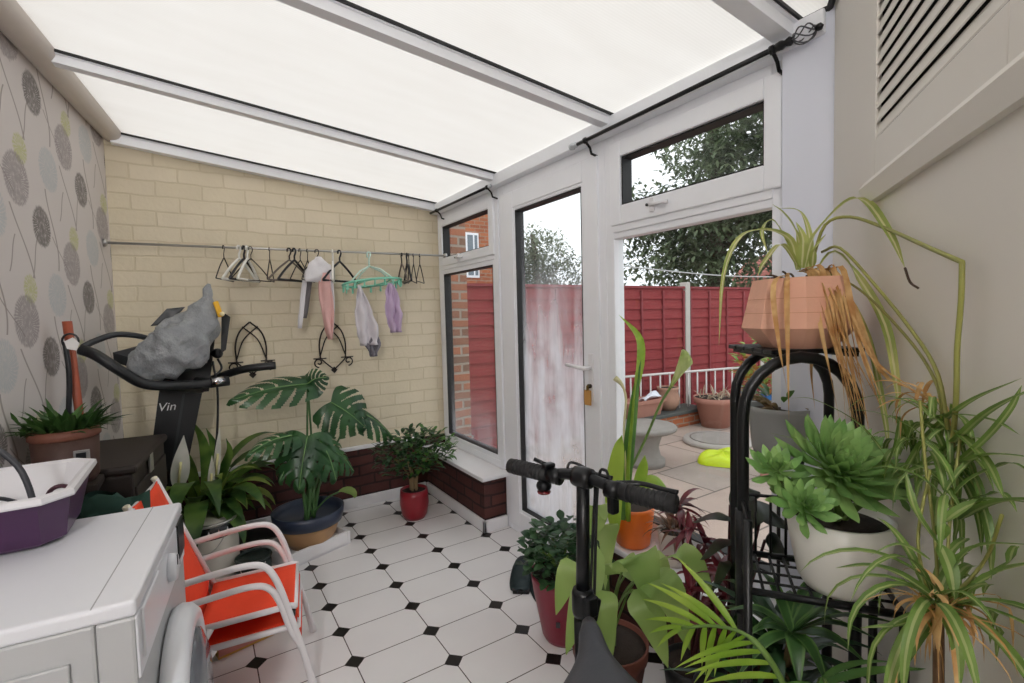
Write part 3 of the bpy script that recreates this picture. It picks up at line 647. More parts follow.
# ================================================================== folding chairs, stacked
MRED = M('red orange canvas', 'f04a26', .75, var=.05, scale=40, bump=.15); MTUBE = M('white coated tube', 'e6e2e4', .3, var=.02)
def armchair(lab, dz, dx):
    t = thing('sling_chair', lab, 'chair', (.075+dx, 2.09, 0), R(-10), 'stacked red sling chairs')
    W = .165
    sz = .32+dz
    def rail(y):
        return [(-.10, y, sz), (.19, y, sz+.012)]
    seat = [];
    for i in range(13):
        q = i/12; x = -.10+.30*q; row = []
        for j in range(9):
            v = j/8*2-1; row.append((x, v*(W-.004), sz+.012*q-.018*(1-v*v)*math.sin(PI*min(1, q+.1))))
        seat.append(row)
    for k in (1, 2, 3): seat.append([(.20+.004*k, p[1], p[2]-.018*k) for p in seat[12]])
    MB().sheet(seat, .004).build('seat', MRED, t, False)
    bk = []
    for i in range(13):
        q = i/12; row = []
        for j in range(9):
            v = j/8*2-1; row.append((-.115-.15*q+.012*(1-v*v), v*(W-.012), sz+.02+.43*q))
        bk.append(row)
    MB().sheet(bk, .004).build('backrest', MRED, t, False)
    for s in (-1, 1):
        y = s*W
        MB().tube(rail(y)+[(.21, y, sz+.006)], .011, 10).build('seat_rail', MTUBE, t, False)
        p = MB().tube([(-.095, y*.97, sz-.02), (-.272, y*.95, sz+.455)], .011, 10).build('back_post', MTUBE, t, False)
        MB().lathe([(.0115, 0), (.0115, .012), (.006, .016)], (-.272, y*.95, sz+.45), 10, (-.35, 0, .93)).build('end_cap', M('cream end cap', 'e3ddc8', .4), p, False)
        az = sz+.195
        MB().tube(curve([(-.165, y*1.1, az-.022), (-.04, y*1.12, az-.004), (.06, y*1.12, az+.004), (.115, y*1.12, az-.012), (.15, y*1.12, az-.07), (.18, y*1.12, sz+.02), (.225-dx, y*1.12, .16), (.26-dx*2, y*1.12, .004)], 34), .0115, 10).build('arm', MTUBE, t, False, label='white tube arm that runs down into the front leg')
        MB().tube([(-.06, y*1.05, sz-.002), (-.25-dx, y*1.12, .004)], .011, 10).build('leg', MTUBE, t, False)
        MB().box((.196, y*1.05, sz-.012), (.02, .02, .02), None, .003).build('clip', MDG, t, False)
    MB().tube([(.205, -W, sz+.006), (.205, W, sz+.006)], .010, 10).build('front_bar', MTUBE, t, False)
    MB().tube([(-.268, -W*.95, sz+.44), (-.268, W*.95, sz+.44)], .009, 10).build('top_bar', MTUBE, t, False)
    return t
armchair('upper of the two stacked chairs with red slings and white tubular arms', 0, 0)
armchair('lower of the two stacked red chairs, its arms just beneath the upper pair', -.078, .006)
bx = thing('carton', 'yellow and pink carton lying on the tiles under the red chairs', 'carton', (.10, 2.33, 0), R(12))
MB().box2((-.11, -.05, 0), (.11, .05, .055), .004).build('box', M('yellow carton', 'cda450', .6, var=.15), bx, False); MB().box2((-.108, -.052, .012), (.05, -.0495, .042)).build('printed_panel', M('pink print', 'c98f86', .6, var=.2), bx, False)
# ================================================================== paint tins
def tin(lab, x, y, r, h, body, band, lid, grp='paint tins on the floor'):
    t = thing('paint_tin', lab, 'paint tin', (x, y, 0), 0, grp)
    MB().lathe([(r-.004, 0), (r, .006), (r, h-.012), (r-.004, h-.006)], (0, 0, 0), 36).build('can', body, t, False)
    MB().lathe([(r+.003, h-.014), (r+.006, h-.006), (r+.003, h), (r-.008, h), (r-.010, h-.012)], (0, 0, 0), 36).build('rim', MSTEEL if band else body, t, False)
    MB().lathe([(0, h-.016), (r-.014, h-.016), (r-.010, h-.012), (r-.012, h-.02)], (0, 0, 0), 36).build('lid', lid, t, False)
    if band:
        MB().lathe([(r+.0008, h*.76), (r+.001, h*.95)], (0, 0, 0), 36).build('dark_band', MDG, t, False)
        for k in range(7):
            a = -PI/2-1.1+k*.34; MB().prism([Vector((math.cos(a+d)*(r+.002), math.sin(a+d)*(r+.002), z)) for d, z in ((-.10, h*.79), (.10, h*.79), (0, h*.91))], Vector((math.cos(a)*.001, math.sin(a)*.001, 0))).build('triangle_mark', MWT if k % 2 else MPK, t, False)
        MB().lathe([(r+.0008, .012), (r+.001, .026)], (0, 0, 0), 36).build('blue_line', M('blue print', '6f8fa8', .5), t, False)
    MB().tube([(r*math.cos(q), r*math.sin(q), h*.86-.10*math.sin((q+2.6)*1.9)) for q in [-2.6+k*.165 for k in range(11)]], .0025, 6).build('wire_handle', MSTEEL, t, False)
tin('large white paint tub with a dark band of triangles below its rim', .005, 3.02, .128, .335, M('off white tub', 'd5d0c6', .4, var=.04), True, MDG)
tin('small dark paint tin on the floor, right of the large tub', .19, 2.90, .085, .12, M('dark green tin', '2b3634', .4), False, MDG)
bt = MB().box2((.13, 3.28, 0), (.40, 3.50, .04), .01)
solo('plant_tray', bt, M('black tray plastic', '1a1a1b', .5), 'flat black plastic tray on the floor behind the paint tub', 'tray', (.26, 3.39, 0))
# ================================================================== treadmill with bag
MTM = M('treadmill black', '15171a', .42, var=.05); MTG = M('treadmill grey', '2c2f33', .45)
td = thing('treadmill', 'black treadmill with curved handlebars standing before the cream brick wall', 'treadmill', (-.15, 3.25, 0))
MB().box2((-.38, 2.98, .0), (-.30, 3.48, .06), .01).box2((-.08, 3.20, .0), (.02, 3.48, .06), .01).box2((-.38, 3.40, .01), (.02, 3.46, .06), .01).build('base', MTM, td)
mst = MB().prism([(-.345, 3.20, .05), (-.205, 3.20, .05), (.052, 3.20, 1.20), (-.16, 3.20, 1.20)], (0, .07, 0)).build('mast', MTM, td)
MB().prism([(-.262, 3.192, .05), (-.25, 3.192, .05), (-.035, 3.192, 1.20), (-.047, 3.192, 1.20)], (0, .01, 0)).build('mast_trim', MTG, mst)
MB().prism([(-.14, 3.17, .99), (.035, 3.17, .99), (.085, 3.17, 1.33), (.04, 3.17, 1.36), (-.12, 3.17, 1.12)], (0, .06, 0)).build('console_back', MTM, td)
cn = MB().prism([(-.36, 3.10, 1.235), (-.14, 3.02, 1.14), (.03, 3.02, 1.20), (.06, 3.14, 1.32), (-.12, 3.18, 1.30)], (0, .02, -.05)).build('console', MTG, td)
MB().tube(curve([(-.44, 2.90, 1.275), (-.40, 2.94, 1.30), (-.33, 3.0, 1.325), (-.24, 3.05, 1.31), (-.16, 3.08, 1.27)], 18), [.014]*19, 10).build('console_hood', MTG, td)
MB().tube(curve([(-.445, 2.88, 1.265), (-.39, 2.86, 1.235), (-.30, 2.86, 1.15), (-.23, 2.88, 1.09), (-.14, 2.92, 1.065), (-.02, 2.96, 1.055), (.06, 2.98, 1.055)], 30), .024, 12).build('handlebar', MTM, td)
gp = MB().tube([(.04, 2.975, 1.055), (.125, 2.99, 1.058)], .026, 14).build('hand_grip', MTM, td)
MB().tube([(.045, 2.966, 1.062), (.10, 2.98, 1.064)], .0235, 14).build('sensor_plate', M('chrome', 'cfd0d2', .15, 1.), gp)
MB().tube(curve([(.05, 3.21, 1.05), (.18, 3.1, 1.10), (.27, 3.05, 1.115), (.36, 3.03, 1.12)], 14), .022, 10).build('handlebar', MTM, td)
MB().tube([(-.02, 3.19, 1.06), (.035, 3.0, 1.055)], .02, 10).tube([(.0, 3.2, 1.0), (-.14, 2.95, 1.06)], .02, 10).build('handle_support', MTM, td)
MB().ball((.085, 3.14, 1.20), .028, 12).tube([(.06, 3.16, 1.20), (.10, 3.13, 1.19)], .012, 8).tube(curve([(.085, 3.13, 1.17), (.10, 3.11, 1.12), (.07, 3.11, 1.09), (.06, 3.12, 1.16)], 12), .006, 6).build('tension_knob', MTM, td)
MB().tube(curve([(.06, 3.16, 1.15), (.075, 3.14, 1.0), (.06, 3.13, .75), (.02, 3.14, .5), (-.02, 3.17, .35)], 20), .006, 6).build('cord', MTM, td)
def txt(s, name, size, m, loc, rot, par, ext=.001):
    c = bpy.data.curves.new(name, 'FONT'); c.body = s; c.size = size; c.extrude = ext; c.materials.append(m)
    tmp = bpy.data.objects.new('tmp', c); col.objects.link(tmp); me = bpy.data.meshes.new_from_object(tmp); bpy.data.objects.remove(tmp)
    for v in me.vertices: v.co.x += .25*v.co.y
    o = bpy.data.objects.new(name, me); col.objects.link(o); o.parent = par
    o.matrix_parent_inverse = Matrix.Identity(4); o.location = XF[par.name].inverted() @ Vector(loc); o.rotation_euler = rot; return o
txt('Vin', 'lettering', .062, M('white lettering', 'eceded', .5), (-.203, 3.185, .905), (PI/2, 0, 0), mst)
MB().tube([Vector((-.235, 3.17, .60))+Vector((.022*math.cos(q), 0, .09*math.sin(q))) for q in [k*PI/10 for k in range(20)]], .007, 8, closed=True).build('cable_loop', M('teal grey loop', '243036', .5), mst)
# crumpled carrier bag draped over the console
bg = thing('carrier_bag', 'crumpled grey plastic bag slumped over the treadmill console', 'bag', (-.1, 3.0, 1.15))
def lump(pts_r, seg=22, amp=.02, sy=.6, sd=0., k=9):
    vs = []; n = len(pts_r); rows = []
    for i, (c, r) in enumerate(pts_r):
        row = []
        for j in range(seg+1):
            a = 2*PI*(j % seg)/seg; d = Vector((math.cos(a), sy*math.sin(a), 0))
            q = Vector(c)+d*r; w = noise.noise(q*k+Vector((sd, 0, 0)))+.6*noise.noise(q*k*2.3); row.append(Vector(c)+d*(r+amp*w*(r/.1)**.5)+Vector((0, 0, amp*.6*noise.noise(q*k*1.4+Vector((5, sd, 1))))))
        rows.append(row)
    return rows
AX = Matrix.Rotation(R(-58), 3, 'Y')
prof = [(0, .01), (.03, .075), (.09, .115), (.16, .135), (.24, .135), (.32, .115), (.38, .085), (.43, .05), (.47, .026), (.495, .03), (.51, .012)]
rows = []
cl = [(-.30, 3.0, 1.165), (-.285, 2.99, 1.165), (-.25, 2.99, 1.17), (-.20, 2.98, 1.185), (-.135, 2.98, 1.215), (-.07, 2.985, 1.27), (-.01, 3.0, 1.335), (.022, 3.01, 1.40), (.04, 3.02, 1.46), (.05, 3.02, 1.505), (.054, 3.02, 1.545), (.062, 3.02, 1.575)]
cl0 = cl; rd = [.012, .055, .075, .095, .115, .125, .105, .078, .05, .024, .022, .006]
cl = curve(cl, 55); NN = len(cl)-1
for i, c in enumerate(cl):
    fi = i/NN*11; k0 = min(10, int(fi)); r = rd[k0]+(rd[k0+1]-rd[k0])*(fi-k0)
    t = (cl[min(i+1, NN)]-cl[max(i-1, 0)]).normalized(); sd = t.cross(Vector((0, 1, 0))).normalized(); bd = Vector((0, 1, 0)); row = []
    for j in range(33):
        a = 2*PI*(j % 32)/32; d = sd*math.cos(a)+bd*math.sin(a)*.62
        q = c+d*r; w = 1.1-2.6*abs(noise.noise(q*9))+1.2-2.4*abs(noise.noise(q*19+Vector((3, 1, 0))))+.35*math.sin(a*5+i*.22)-.9; row.append(c+d*(r*(1+.16*w)))
    rows.append(row)
def m_bag():
    t = NT('grey translucent bag'); o = t.obj(); cr = t.noise(o, 14, 5, .65)
    p = t.bsdf(t.mix(cr, lin('63676b'), lin('a9acae')), .3, 0, t.bump(cr, .9, .02)); return t.done(p)
MBAG = m_bag()
MB().sheet(rows).build('body', MBAG, bg)
MB().sheet([[Vector((-.20+.02*i, 3.05, 1.36+.012*i))+Vector((.018*j, -.006*math.sin(j+i), .022*j-.010*i)) for j in range(5)] for i in range(5)], .002).build('loose_flap', M('dark bag fold', '4c4e50', .4), bg)
yo = thing('yellow_wrapper', 'small bright yellow wrapper tucked beside the grey bag on the treadmill', 'wrapper', (.095, 2.98, 1.40))
MB().box((.095, 2.98, 1.44), (.026, .02, .085), (0, -.25, 0), .006).build('sleeve', M('bright yellow', 'e8b21c', .4), yo); MB().ball((.112, 2.968, 1.415), .012, 10).build('label_dot', M('cream dot', 'f0e0b0', .4), yo)
MB().prism([(.10, 3.10, 1.20), (.125, 3.10, 1.22), (.155, 3.10, 1.40), (.115, 3.10, 1.43)], (0, .02, 0)).build('console_horn', MTM, td)
# cane with a tag, planter box, chest, green bag
wx = lambda y, off=.05: WL0.x+WD.x*(y-3.6)/WD.y+off
cy = 2.72
cn2 = thing('walking_stick', 'reddish brown wooden stick with a white tag leaning by the wallpapered wall', 'stick', (wx(cy, .10), cy, .0))
def stk(px, v, d): return at(px, v, d)
e0 = Vector((wx(cy, .06), cy, 1.40))
MB().tube([(-.385, 2.56, .0), (-.41, 2.60, .7), (-.425, 2.62, 1.03), (-.443, 2.635, 1.39)], [.015, .015, .0145, .016], 10).build('shaft', M('reddish wood', '9a4a30', .5, var=.2, scale=20), cn2)
MB().tube([Vector((-.43, 2.60, 1.31))+Vector((.025*math.cos(q), -.01, .03*math.sin(q))) for q in [k*PI/8 for k in range(16)]], .004, 6, closed=True).build('loop', MDG, cn2)
MB().prism([(-.447, 2.58, 1.31), (-.42, 2.575, 1.325), (-.400, 2.575, 1.30), (-.412, 2.575, 1.272), (-.44, 2.58, 1.28)], (0, .003, 0)).build('tag', M('white tag', 'dfdcda', .5), cn2)
MB().sheet([[Vector((-.455+.009*j+.006*math.sin(i*.4), 2.585, 1.31-.03*i)) for j in range(3)] for i in range(18)], .003).build('strap', MDG, cn2)
ch = thing('storage_chest', 'dark brown wooden chest in the corner behind the washing machine', 'chest', (-.32, 2.62, 0), R(-7))
MB().box2((-.165, -.20, .02), (.10, .40, .78), .01).build('body', M('dark stained wood', '261d19', .6, var=.3, scale=6, bump=.2), ch, False)
MB().box2((-.168, -.21, .78), (.115, .41, .815), .012).build('lid', MATS['dark stained wood'], ch, False)
for k in range(3): MB().box2((.098, -.18, .12+.22*k), (.108, .38, .28+.22*k), .005).build('board', MATS['dark stained wood'], ch, False)
MB().box2((-.15, -.206, .30), (.08, -.198, .55), .004).build('end_board', MATS['dark stained wood'], ch, False)
MB().box2((.106, .02, .72), (.116, .08, .80), .003).build('latch', MSTEEL, ch, False)
gb = thing('fabric_bag', 'dark green fabric bag slumped behind the purple tray', 'bag', (-.27, 2.13, .0))
rows = []
for i in range(12):
    q = i/11; z = .80*q; r = .10*(1-.12*math.sin(q*6))*(1 if q < .9 else 1-(q-.9)*6); row = []
    for j in range(25):
        a = 2*PI*(j % 24)/24; p = Vector((math.cos(a)*r, .75*math.sin(a)*r, 0)); w = noise.noise(Vector((p.x*14, p.y*14, z*9))); row.append(Vector((-.30+p.x*(1+.3*w), 2.12+p.y*(1+.3*w), max(.001, z+.02*w*q))))
    rows.append(row)
MB().sheet(rows).build('sack', M('dark green fabric', '24453b', .85, var=.25, scale=10), gb)
MB().sheet([[Vector((-.34+.035*j, 2.06-.01*i+.01*math.sin(j*2), .80+.016*math.sin(j*1.3)-.045*i)) for j in range(6)] for i in range(4)], .003).build('flap', MATS['dark green fabric'], gb)
# ================================================================== small electric bike
MBK = M('black bike metal', '141518', .35, .3, var=.03); MRUB = M('black rubber', '1b1b1d', .65); MSAD = M('dark grey saddle', '3a3c42', .5, var=.06, scale=30, bump=.1)
fw = Vector((CF.x, CF.y, 0)).normalized(); rg = Vector((fw.y, -fw.x, 0))
def bk(f, r, z): return fw*f+rg*r+Vector((0, 0, z))
bike = thing('electric_bike', 'black folding electric bike, its saddle and handlebar in front of the plants', 'bike', bk(.9, .16, 0))
TP = at(583, 479, 1.1); LO = at(583, 606, 1.09)
MB().tube([LO, LO+(TP-LO)*.5, TP], [.0165, .0150, .0150], 14).build('stem', MBK, bike)
cl2 = MB().lathe([(.022, -.03), (.025, -.02), (.025, .02), (.022, .03)], LO+Vector((0, 0, .01)), 16).box(LO+Vector((.0, -.026, .012)), (.03, .02, .045), None, .004).box(LO+Vector((.024, -.01, -.01)), (.016, .022, .05), (0, .3, 0), .004).build('folding_clamp', MBK, bike)
hb0, hb1 = at(512, 466, 1.235), at(674, 504, .962)
hd0 = (hb1-hb0).normalized()
L0, Rr0 = hb0+hd0*.0, hb1
barp = curve([hb0, hb0+hd0*.09, TP+Vector((0, 0, -.004))-hd0*.05+Vector((0, 0, .006)), TP+Vector((0, 0, .006)), TP+hd0*.05, hb1-hd0*.1, hb1], 30)
MB().tube(barp, .0125, 12).build('handlebar', MBK, bike)
MB().lathe([(.022, -.022), (.024, -.01), (.024, .01), (.022, .022)], TP+Vector((0, 0, .004)), 14, hd0).build('stem_clamp', MBK, bike)
g = MB().tube([hb0-hd0*.005, hb0+hd0*.11], [.0185, .0175], 16).build('grip', MRUB, bike); g2 = MB().tube([hb1+hd0*.004, hb1-hd0*.115], [.0185, .0175], 16).build('grip', MRUB, bike)
for gg, s in ((hb0, 1), (hb1, -1)):
    mb = MB()
    for k in range(9): mb.lathe([(.0193, -.002), (.0193, .002)], gg+hd0*s*(.012+.011*k), 16, hd0)
    mb.build('grip_ribs', MRUB, g if s == 1 else g2)
bdir = (hd0.cross(Vector((0, 0, 1)))).normalized()   # away from the rider or towards
if bdir.dot(fw) < 0: bdir = -bdir
def lever(base, s, name='brake_lever'):
    o = MB().lathe([(.019, -.015), (.019, .015)], base, 12, hd0).box(base+bdir*.022, (.03, .03, .02), None, .005).build('lever_mount', MBK, bike)
    p = base+bdir*.03+Vector((0, 0, .006))
    MB().tube(curve([p, p+hd0*s*.04+bdir*.025, p+hd0*s*.09+bdir*.02, p+hd0*s*.125+bdir*.014+Vector((0, 0, .002))], 14), [.007]*4+[.006]*11, 8, flat=.6).build(name, MBK, o)
lever(hb0+hd0*.135, -1 if False else 1); lever(hb1-hd0*.135, 1)
bl = MB().ball(hb0+hd0*.10+Vector((0, 0, -.03)), .019, 14, (1, 1, .8)).tube([hb0+hd0*.10, hb0+hd0*.10+Vector((0, 0, -.03))], .007, 8).build('bell', MBK, bike)
MB().lathe([(.015, -.004), (.017, 0), (.012, .003)], hb0+hd0*.10+Vector((0, 0, -.044)), 14).build('reflector', M('dark red reflector', '6b2226', .25), bl)
MB().box(hb0+hd0*.115+Vector((0, 0, .022)), (.03, .02, .012), None, .004).tube([hb0+hd0*.115+Vector((0, 0, .022)), hb0+hd0*.08+Vector((0, 0, .034))+bdir*-.01], .005, 8).build('gear_shifter', MBK, bike)
mb = MB().box(hb1-hd0*.135+Vector((0, 0, -.03)), (.022, .02, .045), None, .005).build('throttle', MBK, bike)
MB().tube(curve([hb0+hd0*.15+bdir*.02, TP+Vector((0, 0, .022))-hd0*.05+bdir*.03, TP+bdir*.045+Vector((0, 0, -.01)), TP+bdir*.04+Vector((0, 0, -.12)), LO+bdir*.03], 22), .0035, 6).build('brake_cable', MRUB, bike)
MB().tube(curve([hb1-hd0*.15+bdir*.02, TP+Vector((0, 0, .02))+hd0*.04+bdir*.03, TP+bdir*.03+hd0*.02+Vector((0, 0, -.02)), LO+bdir*.028+hd0*.012], 22), .0035, 6).build('brake_cable', MRUB, bike)
# saddle: narrow nose towards the stem, wide rear towards the viewer
NO = at(589, 622, .962); RE = at(617, 740, .665); RE.z = NO.z+.012; ax = (RE-NO); Ls = ax.length; axn = ax.normalized(); sdv = axn.cross(Vector((0, 0, 1))).normalized()
rows = []; ws = [.010, .019, .022, .026, .033, .044, .056, .068, .079, .086, .088, .080, .06, .03]
for i, w in enumerate(ws):
    q = i/(len(ws)-1); c = NO+ax*q+Vector((0, 0, .012*math.sin(q*PI)*-1+.004)); row = []
    for j in range(17):
        a = PI*(j/16)*1.16-.08*PI; row.append(c+sdv*(math.cos(a)*w)+Vector((0, 0, (math.sin(a)*.026-.018)*(1 if i else .4))))
    rows.append(row)
MB().sheet(rows, .004).build('saddle', MSAD, bike)
SP = NO+ax*.55
gnd = lambda p: Vector((p.x, p.y, 0))
MB().tube([SP+Vector((0, 0, -.02)), SP+fw*.05+Vector((0, 0, -.42))], .0155, 12).build('seat_post', MBK, bike)
HD = LO+Vector((0, 0, -.03)); hub_f = gnd(LO)+fw*.05+Vector((0, 0, .155)); hub_r = gnd(SP)-fw*.16+Vector((0, 0, .155))
MB().tube([HD, HD+Vector((0, 0, -.25))], .021, 12).tube([HD+Vector((0, 0, -.22)), SP+fw*.05+Vector((0, 0, -.42))], [.03, .026], 12).tube([SP+fw*.05+Vector((0, 0, -.40)), hub_r+rg*.05], .011, 8).tube([SP+fw*.05+Vector((0, 0, -.40)), hub_r-rg*.05], .011, 8).build('frame', MBK, bike)
for s in (1, -1): MB().tube([HD+Vector((0, 0, -.26))+rg*.045*s, hub_f+rg*.045*s], .011, 10).build('fork_leg', MBK, bike)
MB().tube([HD+Vector((0, 0, -.25))-rg*.05, HD+Vector((0, 0, -.25))+rg*.05], .014, 10).build('fork_crown', MBK, bike)
for h in (hub_f, hub_r):
    tp = [h+fw*.135*math.cos(k*PI/18)+Vector((0, 0, .135*math.sin(k*PI/18))) for k in range(36)]
    wh = MB().tube(tp, .019, 10, closed=True).build('wheel', MRUB, bike)
    mb = MB().tube([h-rg*.05, h+rg*.05], .016, 10)
    for k in range(5): mb.tube([h, h+fw*.12*math.cos(k*2*PI/5)+Vector((0, 0, .12*math.sin(k*2*PI/5)))], .009, 8)
    mb.build('spokes', MBK, wh)
# ================================================================== shoes by the red pot
MSH = M('dark teal foam', '12262a', .6, var=.15)
for k, (px, py, a, lab) in enumerate(((1.355, 2.05, .9, 'dark teal clog on the tiles by the door, the one further from the red pot'), (1.385, 1.92, 1.1, 'dark teal clog on the tiles half hidden by the red pot plant'))):
    t = thing('clog', lab, 'shoe', (px, py, 0), a-PI/2, 'dark teal clogs by the door')
    rows = []
    for i in range(11):
        q = i/10; w = .028+.02*math.sin(min(1, q*1.15)*PI)**.6 if 0 < i < 10 else .012; h = .022+(.055*math.sin(PI*min(1, max(0, (q-.35)/.6)))if q > .35 else 0); row = []
        for j in range(13):
            aa = PI*j/12; row.append((math.cos(aa)*w, -.12+.24*q, max(.003, math.sin(aa)*h)))
        rows.append(row)
    t.scale = (1.3, 1.2, 1.2)
    MB().sheet(rows, .003).build('upper', MSH, t, False); MB().prism([(w*sx, yy, 0) for sx, w, yy in ((1, .03, -.12), (1, .042, -.05), (1, .046, .05), (1, .028, .12), (-1, .028, .12), (-1, .046, .05), (-1, .042, -.05), (-1, .03, -.12))], (0, 0, .014)).build('sole', MRUB, t, False)
pk = MB().ball((1.30, 1.80, .028), .028, 12, (1.2, .9, .8)).tube([(1.30, 1.80, .03), (1.27, 1.78, .05)], .008, 8)
solo('pink_toy', pk, M('hot pink plastic', 'd8486a', .4), 'small hot pink object on the tiles beside the dark red pot', 'toy', (1.30, 1.80, 0))
# key in the door
ky = thing('key_with_fob', 'key with a tan leather fob hanging from the door lock', 'key', (XR-.038, 1.793, .99))
MB().box((XR-.040, 1.793, 1.0), (.016, .004, .028), None, .001).build('key', M('brass key', '8a6f3a', .35, .8), ky); MB().box((XR-.042, 1.790, .955), (.006, .045, .075), (0, 0, .1), .004).build('fob', M('tan fob', 'b98a4c', .6), ky)
# ================================================================== plants
MSOIL = M('potting soil', '2a1f18', .95, var=.35, scale=40, bump=.6)
MTERR = M('terracotta', 'b9714f', .8, var=.1, scale=12, bump=.1); MSTEM = M('green stem', '5d7a35', .5, var=.15); MBROWNST = M('brown stem', '6f5a3c', .7, var=.2)
L_DK = leafmat('dark glossy leaf', '1f3a22', '335a31', rough=.3); L_MID = leafmat('mid green leaf', '3f6a30', '5d8a3c'); L_MON = leafmat('monstera leaf', '23482b', '3f6b3b', rough=.32, scale=5)
L_PALE = leafmat('pale green leaf', '86a656', 'b0c478', scale=6, thin=.4); L_LIME = leafmat('lime green leaf', '86ac35', 'a8c34e', thin=.45); L_SUC = leafmat('succulent leaf', '6b9650', '96b96e', scale=20, thin=.1)
L_SPD = leafmat('spider plant leaf', '5f8039', '7f9c4d', stripe='a9b578', thin=.35); L_SPDP = leafmat('pale spider plant leaf', '9db05c', 'c3c878', stripe='dfdfae', thin=.4); L_DRY = leafmat('dried leaf', 'b98850', 'dcb880', rough=.7, scale=30, thin=.25)
L_RED = leafmat('burgundy leaf', '4a1622', '7c2a35', scale=12, rough=.35); L_BEG = leafmat('dark begonia leaf', '17231a', '2b3a24', rough=.35, scale=12); L_WHT = leafmat('white spathe', 'd8d9cf', 'e9e8df', thin=.4); L_DRAC = leafmat('dark strap leaf', '2c4a26', '47703a', edge='5f8746', rough=.35)
L_BRN = leafmat('reddish green leaf', '5a4a35', '7f5a48', scale=20)
def pot(par, c, prof, mat, name='pot', seg=32, ph=0., label=None):
    """prof: outer wall from foot to rim; the inside is added"""
    t = .008; r1, z1 = prof[-1]
    full = [(0, prof[0][1])]+list(prof)+[(r1-t, z1), (r1-t*1.2, z1-.02), (0, z1-.021)]
    MB().lathe(full, c, seg, None, 1, 1, seg > 10, ph).build(name, mat, par, label=label)
    MB().lathe([(r1-t*1.3, z1-.028), (r1-t*1.3, z1-.016), (r1*.5, z1-.010), (0, z1-.008)], c, seg, None, 1, 1, seg > 10, ph).build('soil', MSOIL, par)
def foli(par, mb, mat, name='foliage', **k): return mb.build(name, mat, par, **k)
V = Vector
# ---------------- monstera
def monstera_leaf(par, base, tip, nrm, wid, curl=.25, seed=0):
    base, tip, nrm = V(base), V(tip), V(nrm).normalized(); ax = tip-base; L = ax.length; t = ax.normalized(); sd = t.cross(nrm).normalized(); nrm = sd.cross(t)
    r = random.Random(seed); NU, NV = 14, 54; vs = []; uv = []; fs = []; keep = {}
    off = [r.uniform(-.2, .2) for _ in range(2)]
    for s in (-1, 1):
        b = len(vs)
        for i in range(NV+1):
            q = i/NV
            hw = wid/2*(max(0, math.sin(PI*(q*.93+.07)**.62))**.75)
            for j in range(NU+1):
                u = j/NU
                y = q*L-(.16*L*(1-q)**3*u if q < .5 else 0)+u*u*.13*L*(1-q*.7)-.10*L*u*(q < .06)
                dz = -curl*L*(u*u*.55+q*q*.5)+.05*L*math.sin(u*PI)*.6
                vs.append(base+t*y+sd*s*hw*u+nrm*dz); uv.append((.5+s*u*.5, q))
        for i in range(NV):
            for j in range(NU):
                q = (i+.5)/NV; u = (j+.5)/NU; ph = (q*5.4-.9*u+off[0 if s < 0 else 1]) % 1
                gap = u > .24 and q > .07 and q < .97 and ph < .10+.46*(u-.24)
                hole = .13 < u < .27 and .25 < q < .8 and ph < .22
                if gap or hole: continue
                f = [b+i*(NU+1)+j, b+i*(NU+1)+j+1, b+(i+1)*(NU+1)+j+1, b+(i+1)*(NU+1)+j]
                fs.append(f if s > 0 else f[::-1])
    m = MB(); m.add(vs, fs, uv)
    o = m.build('leaf', L_MON, par)
    MB().tube(curve([base, base+ax*.5+nrm*(.02-curl*L*.125), tip+nrm*(-curl*L*.5)], 8), [.0035]*4+[.002]*5, 6).build('midrib', M('pale midrib', '6f9458', .5), o); return o
mo = thing('monstera', 'large monstera with split leaves in a blue and tan bowl by the brick wall', 'plant', (.50, 3.06, .045))
pot(mo, (.50, 3.06, .045), [(.115, 0), (.15, .05), (.165, .10), (.175, .135)], M('tan glazed pot', 'a9835a', .4, var=.12), label='tan lower half of the pot')
MB().lathe([(.174, .125), (.188, .13), (.198, .165), (.203, .205), (.192, .207), (.186, .17), (.170, .14)], (.50, 3.06, .045), 36).build('blue_rim', M('navy glazed rim', '2b3448', .35, var=.1), mo)
mc = V((.50, 3.06, .19))
ML = [((.545, 3.15, .985), (.13, 3.06, .96), (.1, -.55, .8), .27, .12), ((.545, 3.15, .985), (.64, 3.10, 1.03), (-.2, -.8, .6), .20, .35),
      ((.665, 3.10, .865), (.86, 3.02, .70), (-.15, -.8, .55), .36, .3), ((.80, 3.12, .80), (1.08, 3.10, .61), (.2, -.6, .8), .22, .3),
      ((.42, 2.98, .72), (.185, 2.90, .69), (-.1, -.5, .9), .20, .25), ((.50, 2.98, .70), (.42, 2.86, .44), (-.2, -.85, .5), .33, .25),
      ((.56, 2.98, .68), (.64, 2.86, .46), (.25, -.8, .55), .27, .3), ((.62, 3.04, .60), (.78, 3.0, .45), (.3, -.6, .6), .2, .3), ((.48, 3.02, .66), (.33, 2.93, .50), (-.3, -.7, .6), .22, .3)]
for i, (bs, tp, nr, w, cu) in enumerate(ML):
    monstera_leaf(mo, bs, tp, nr, w, cu, i)
    MB().tube(curve([mc+V((.03*math.sin(i*2), .03*math.cos(i*2), 0)), (mc+V(bs))/2+V((.03*math.sin(i), .02, .03)), bs], 12), [.009]*6+[.006]*7, 8).build('stem', M('monstera stem', '466b3a', .45), mo)
MB().leaf(arc((.66, 3.0, .33), -.2, .3, .13, 1.5, 8), .085, 'oval', .1, (.2, -.7, .6)).build('young_leaf', L_PALE, mo)
MB().tube(curve([mc, (.60, 3.02, .30), (.665, 3.0, .33)], 8), .005, 6).build('stem', MATS['monstera stem'], mo)
tr = thing('polystyrene_tray', 'white polystyrene box tray under the monstera bowl', 'tray', (.49, 3.05, 0), R(20))
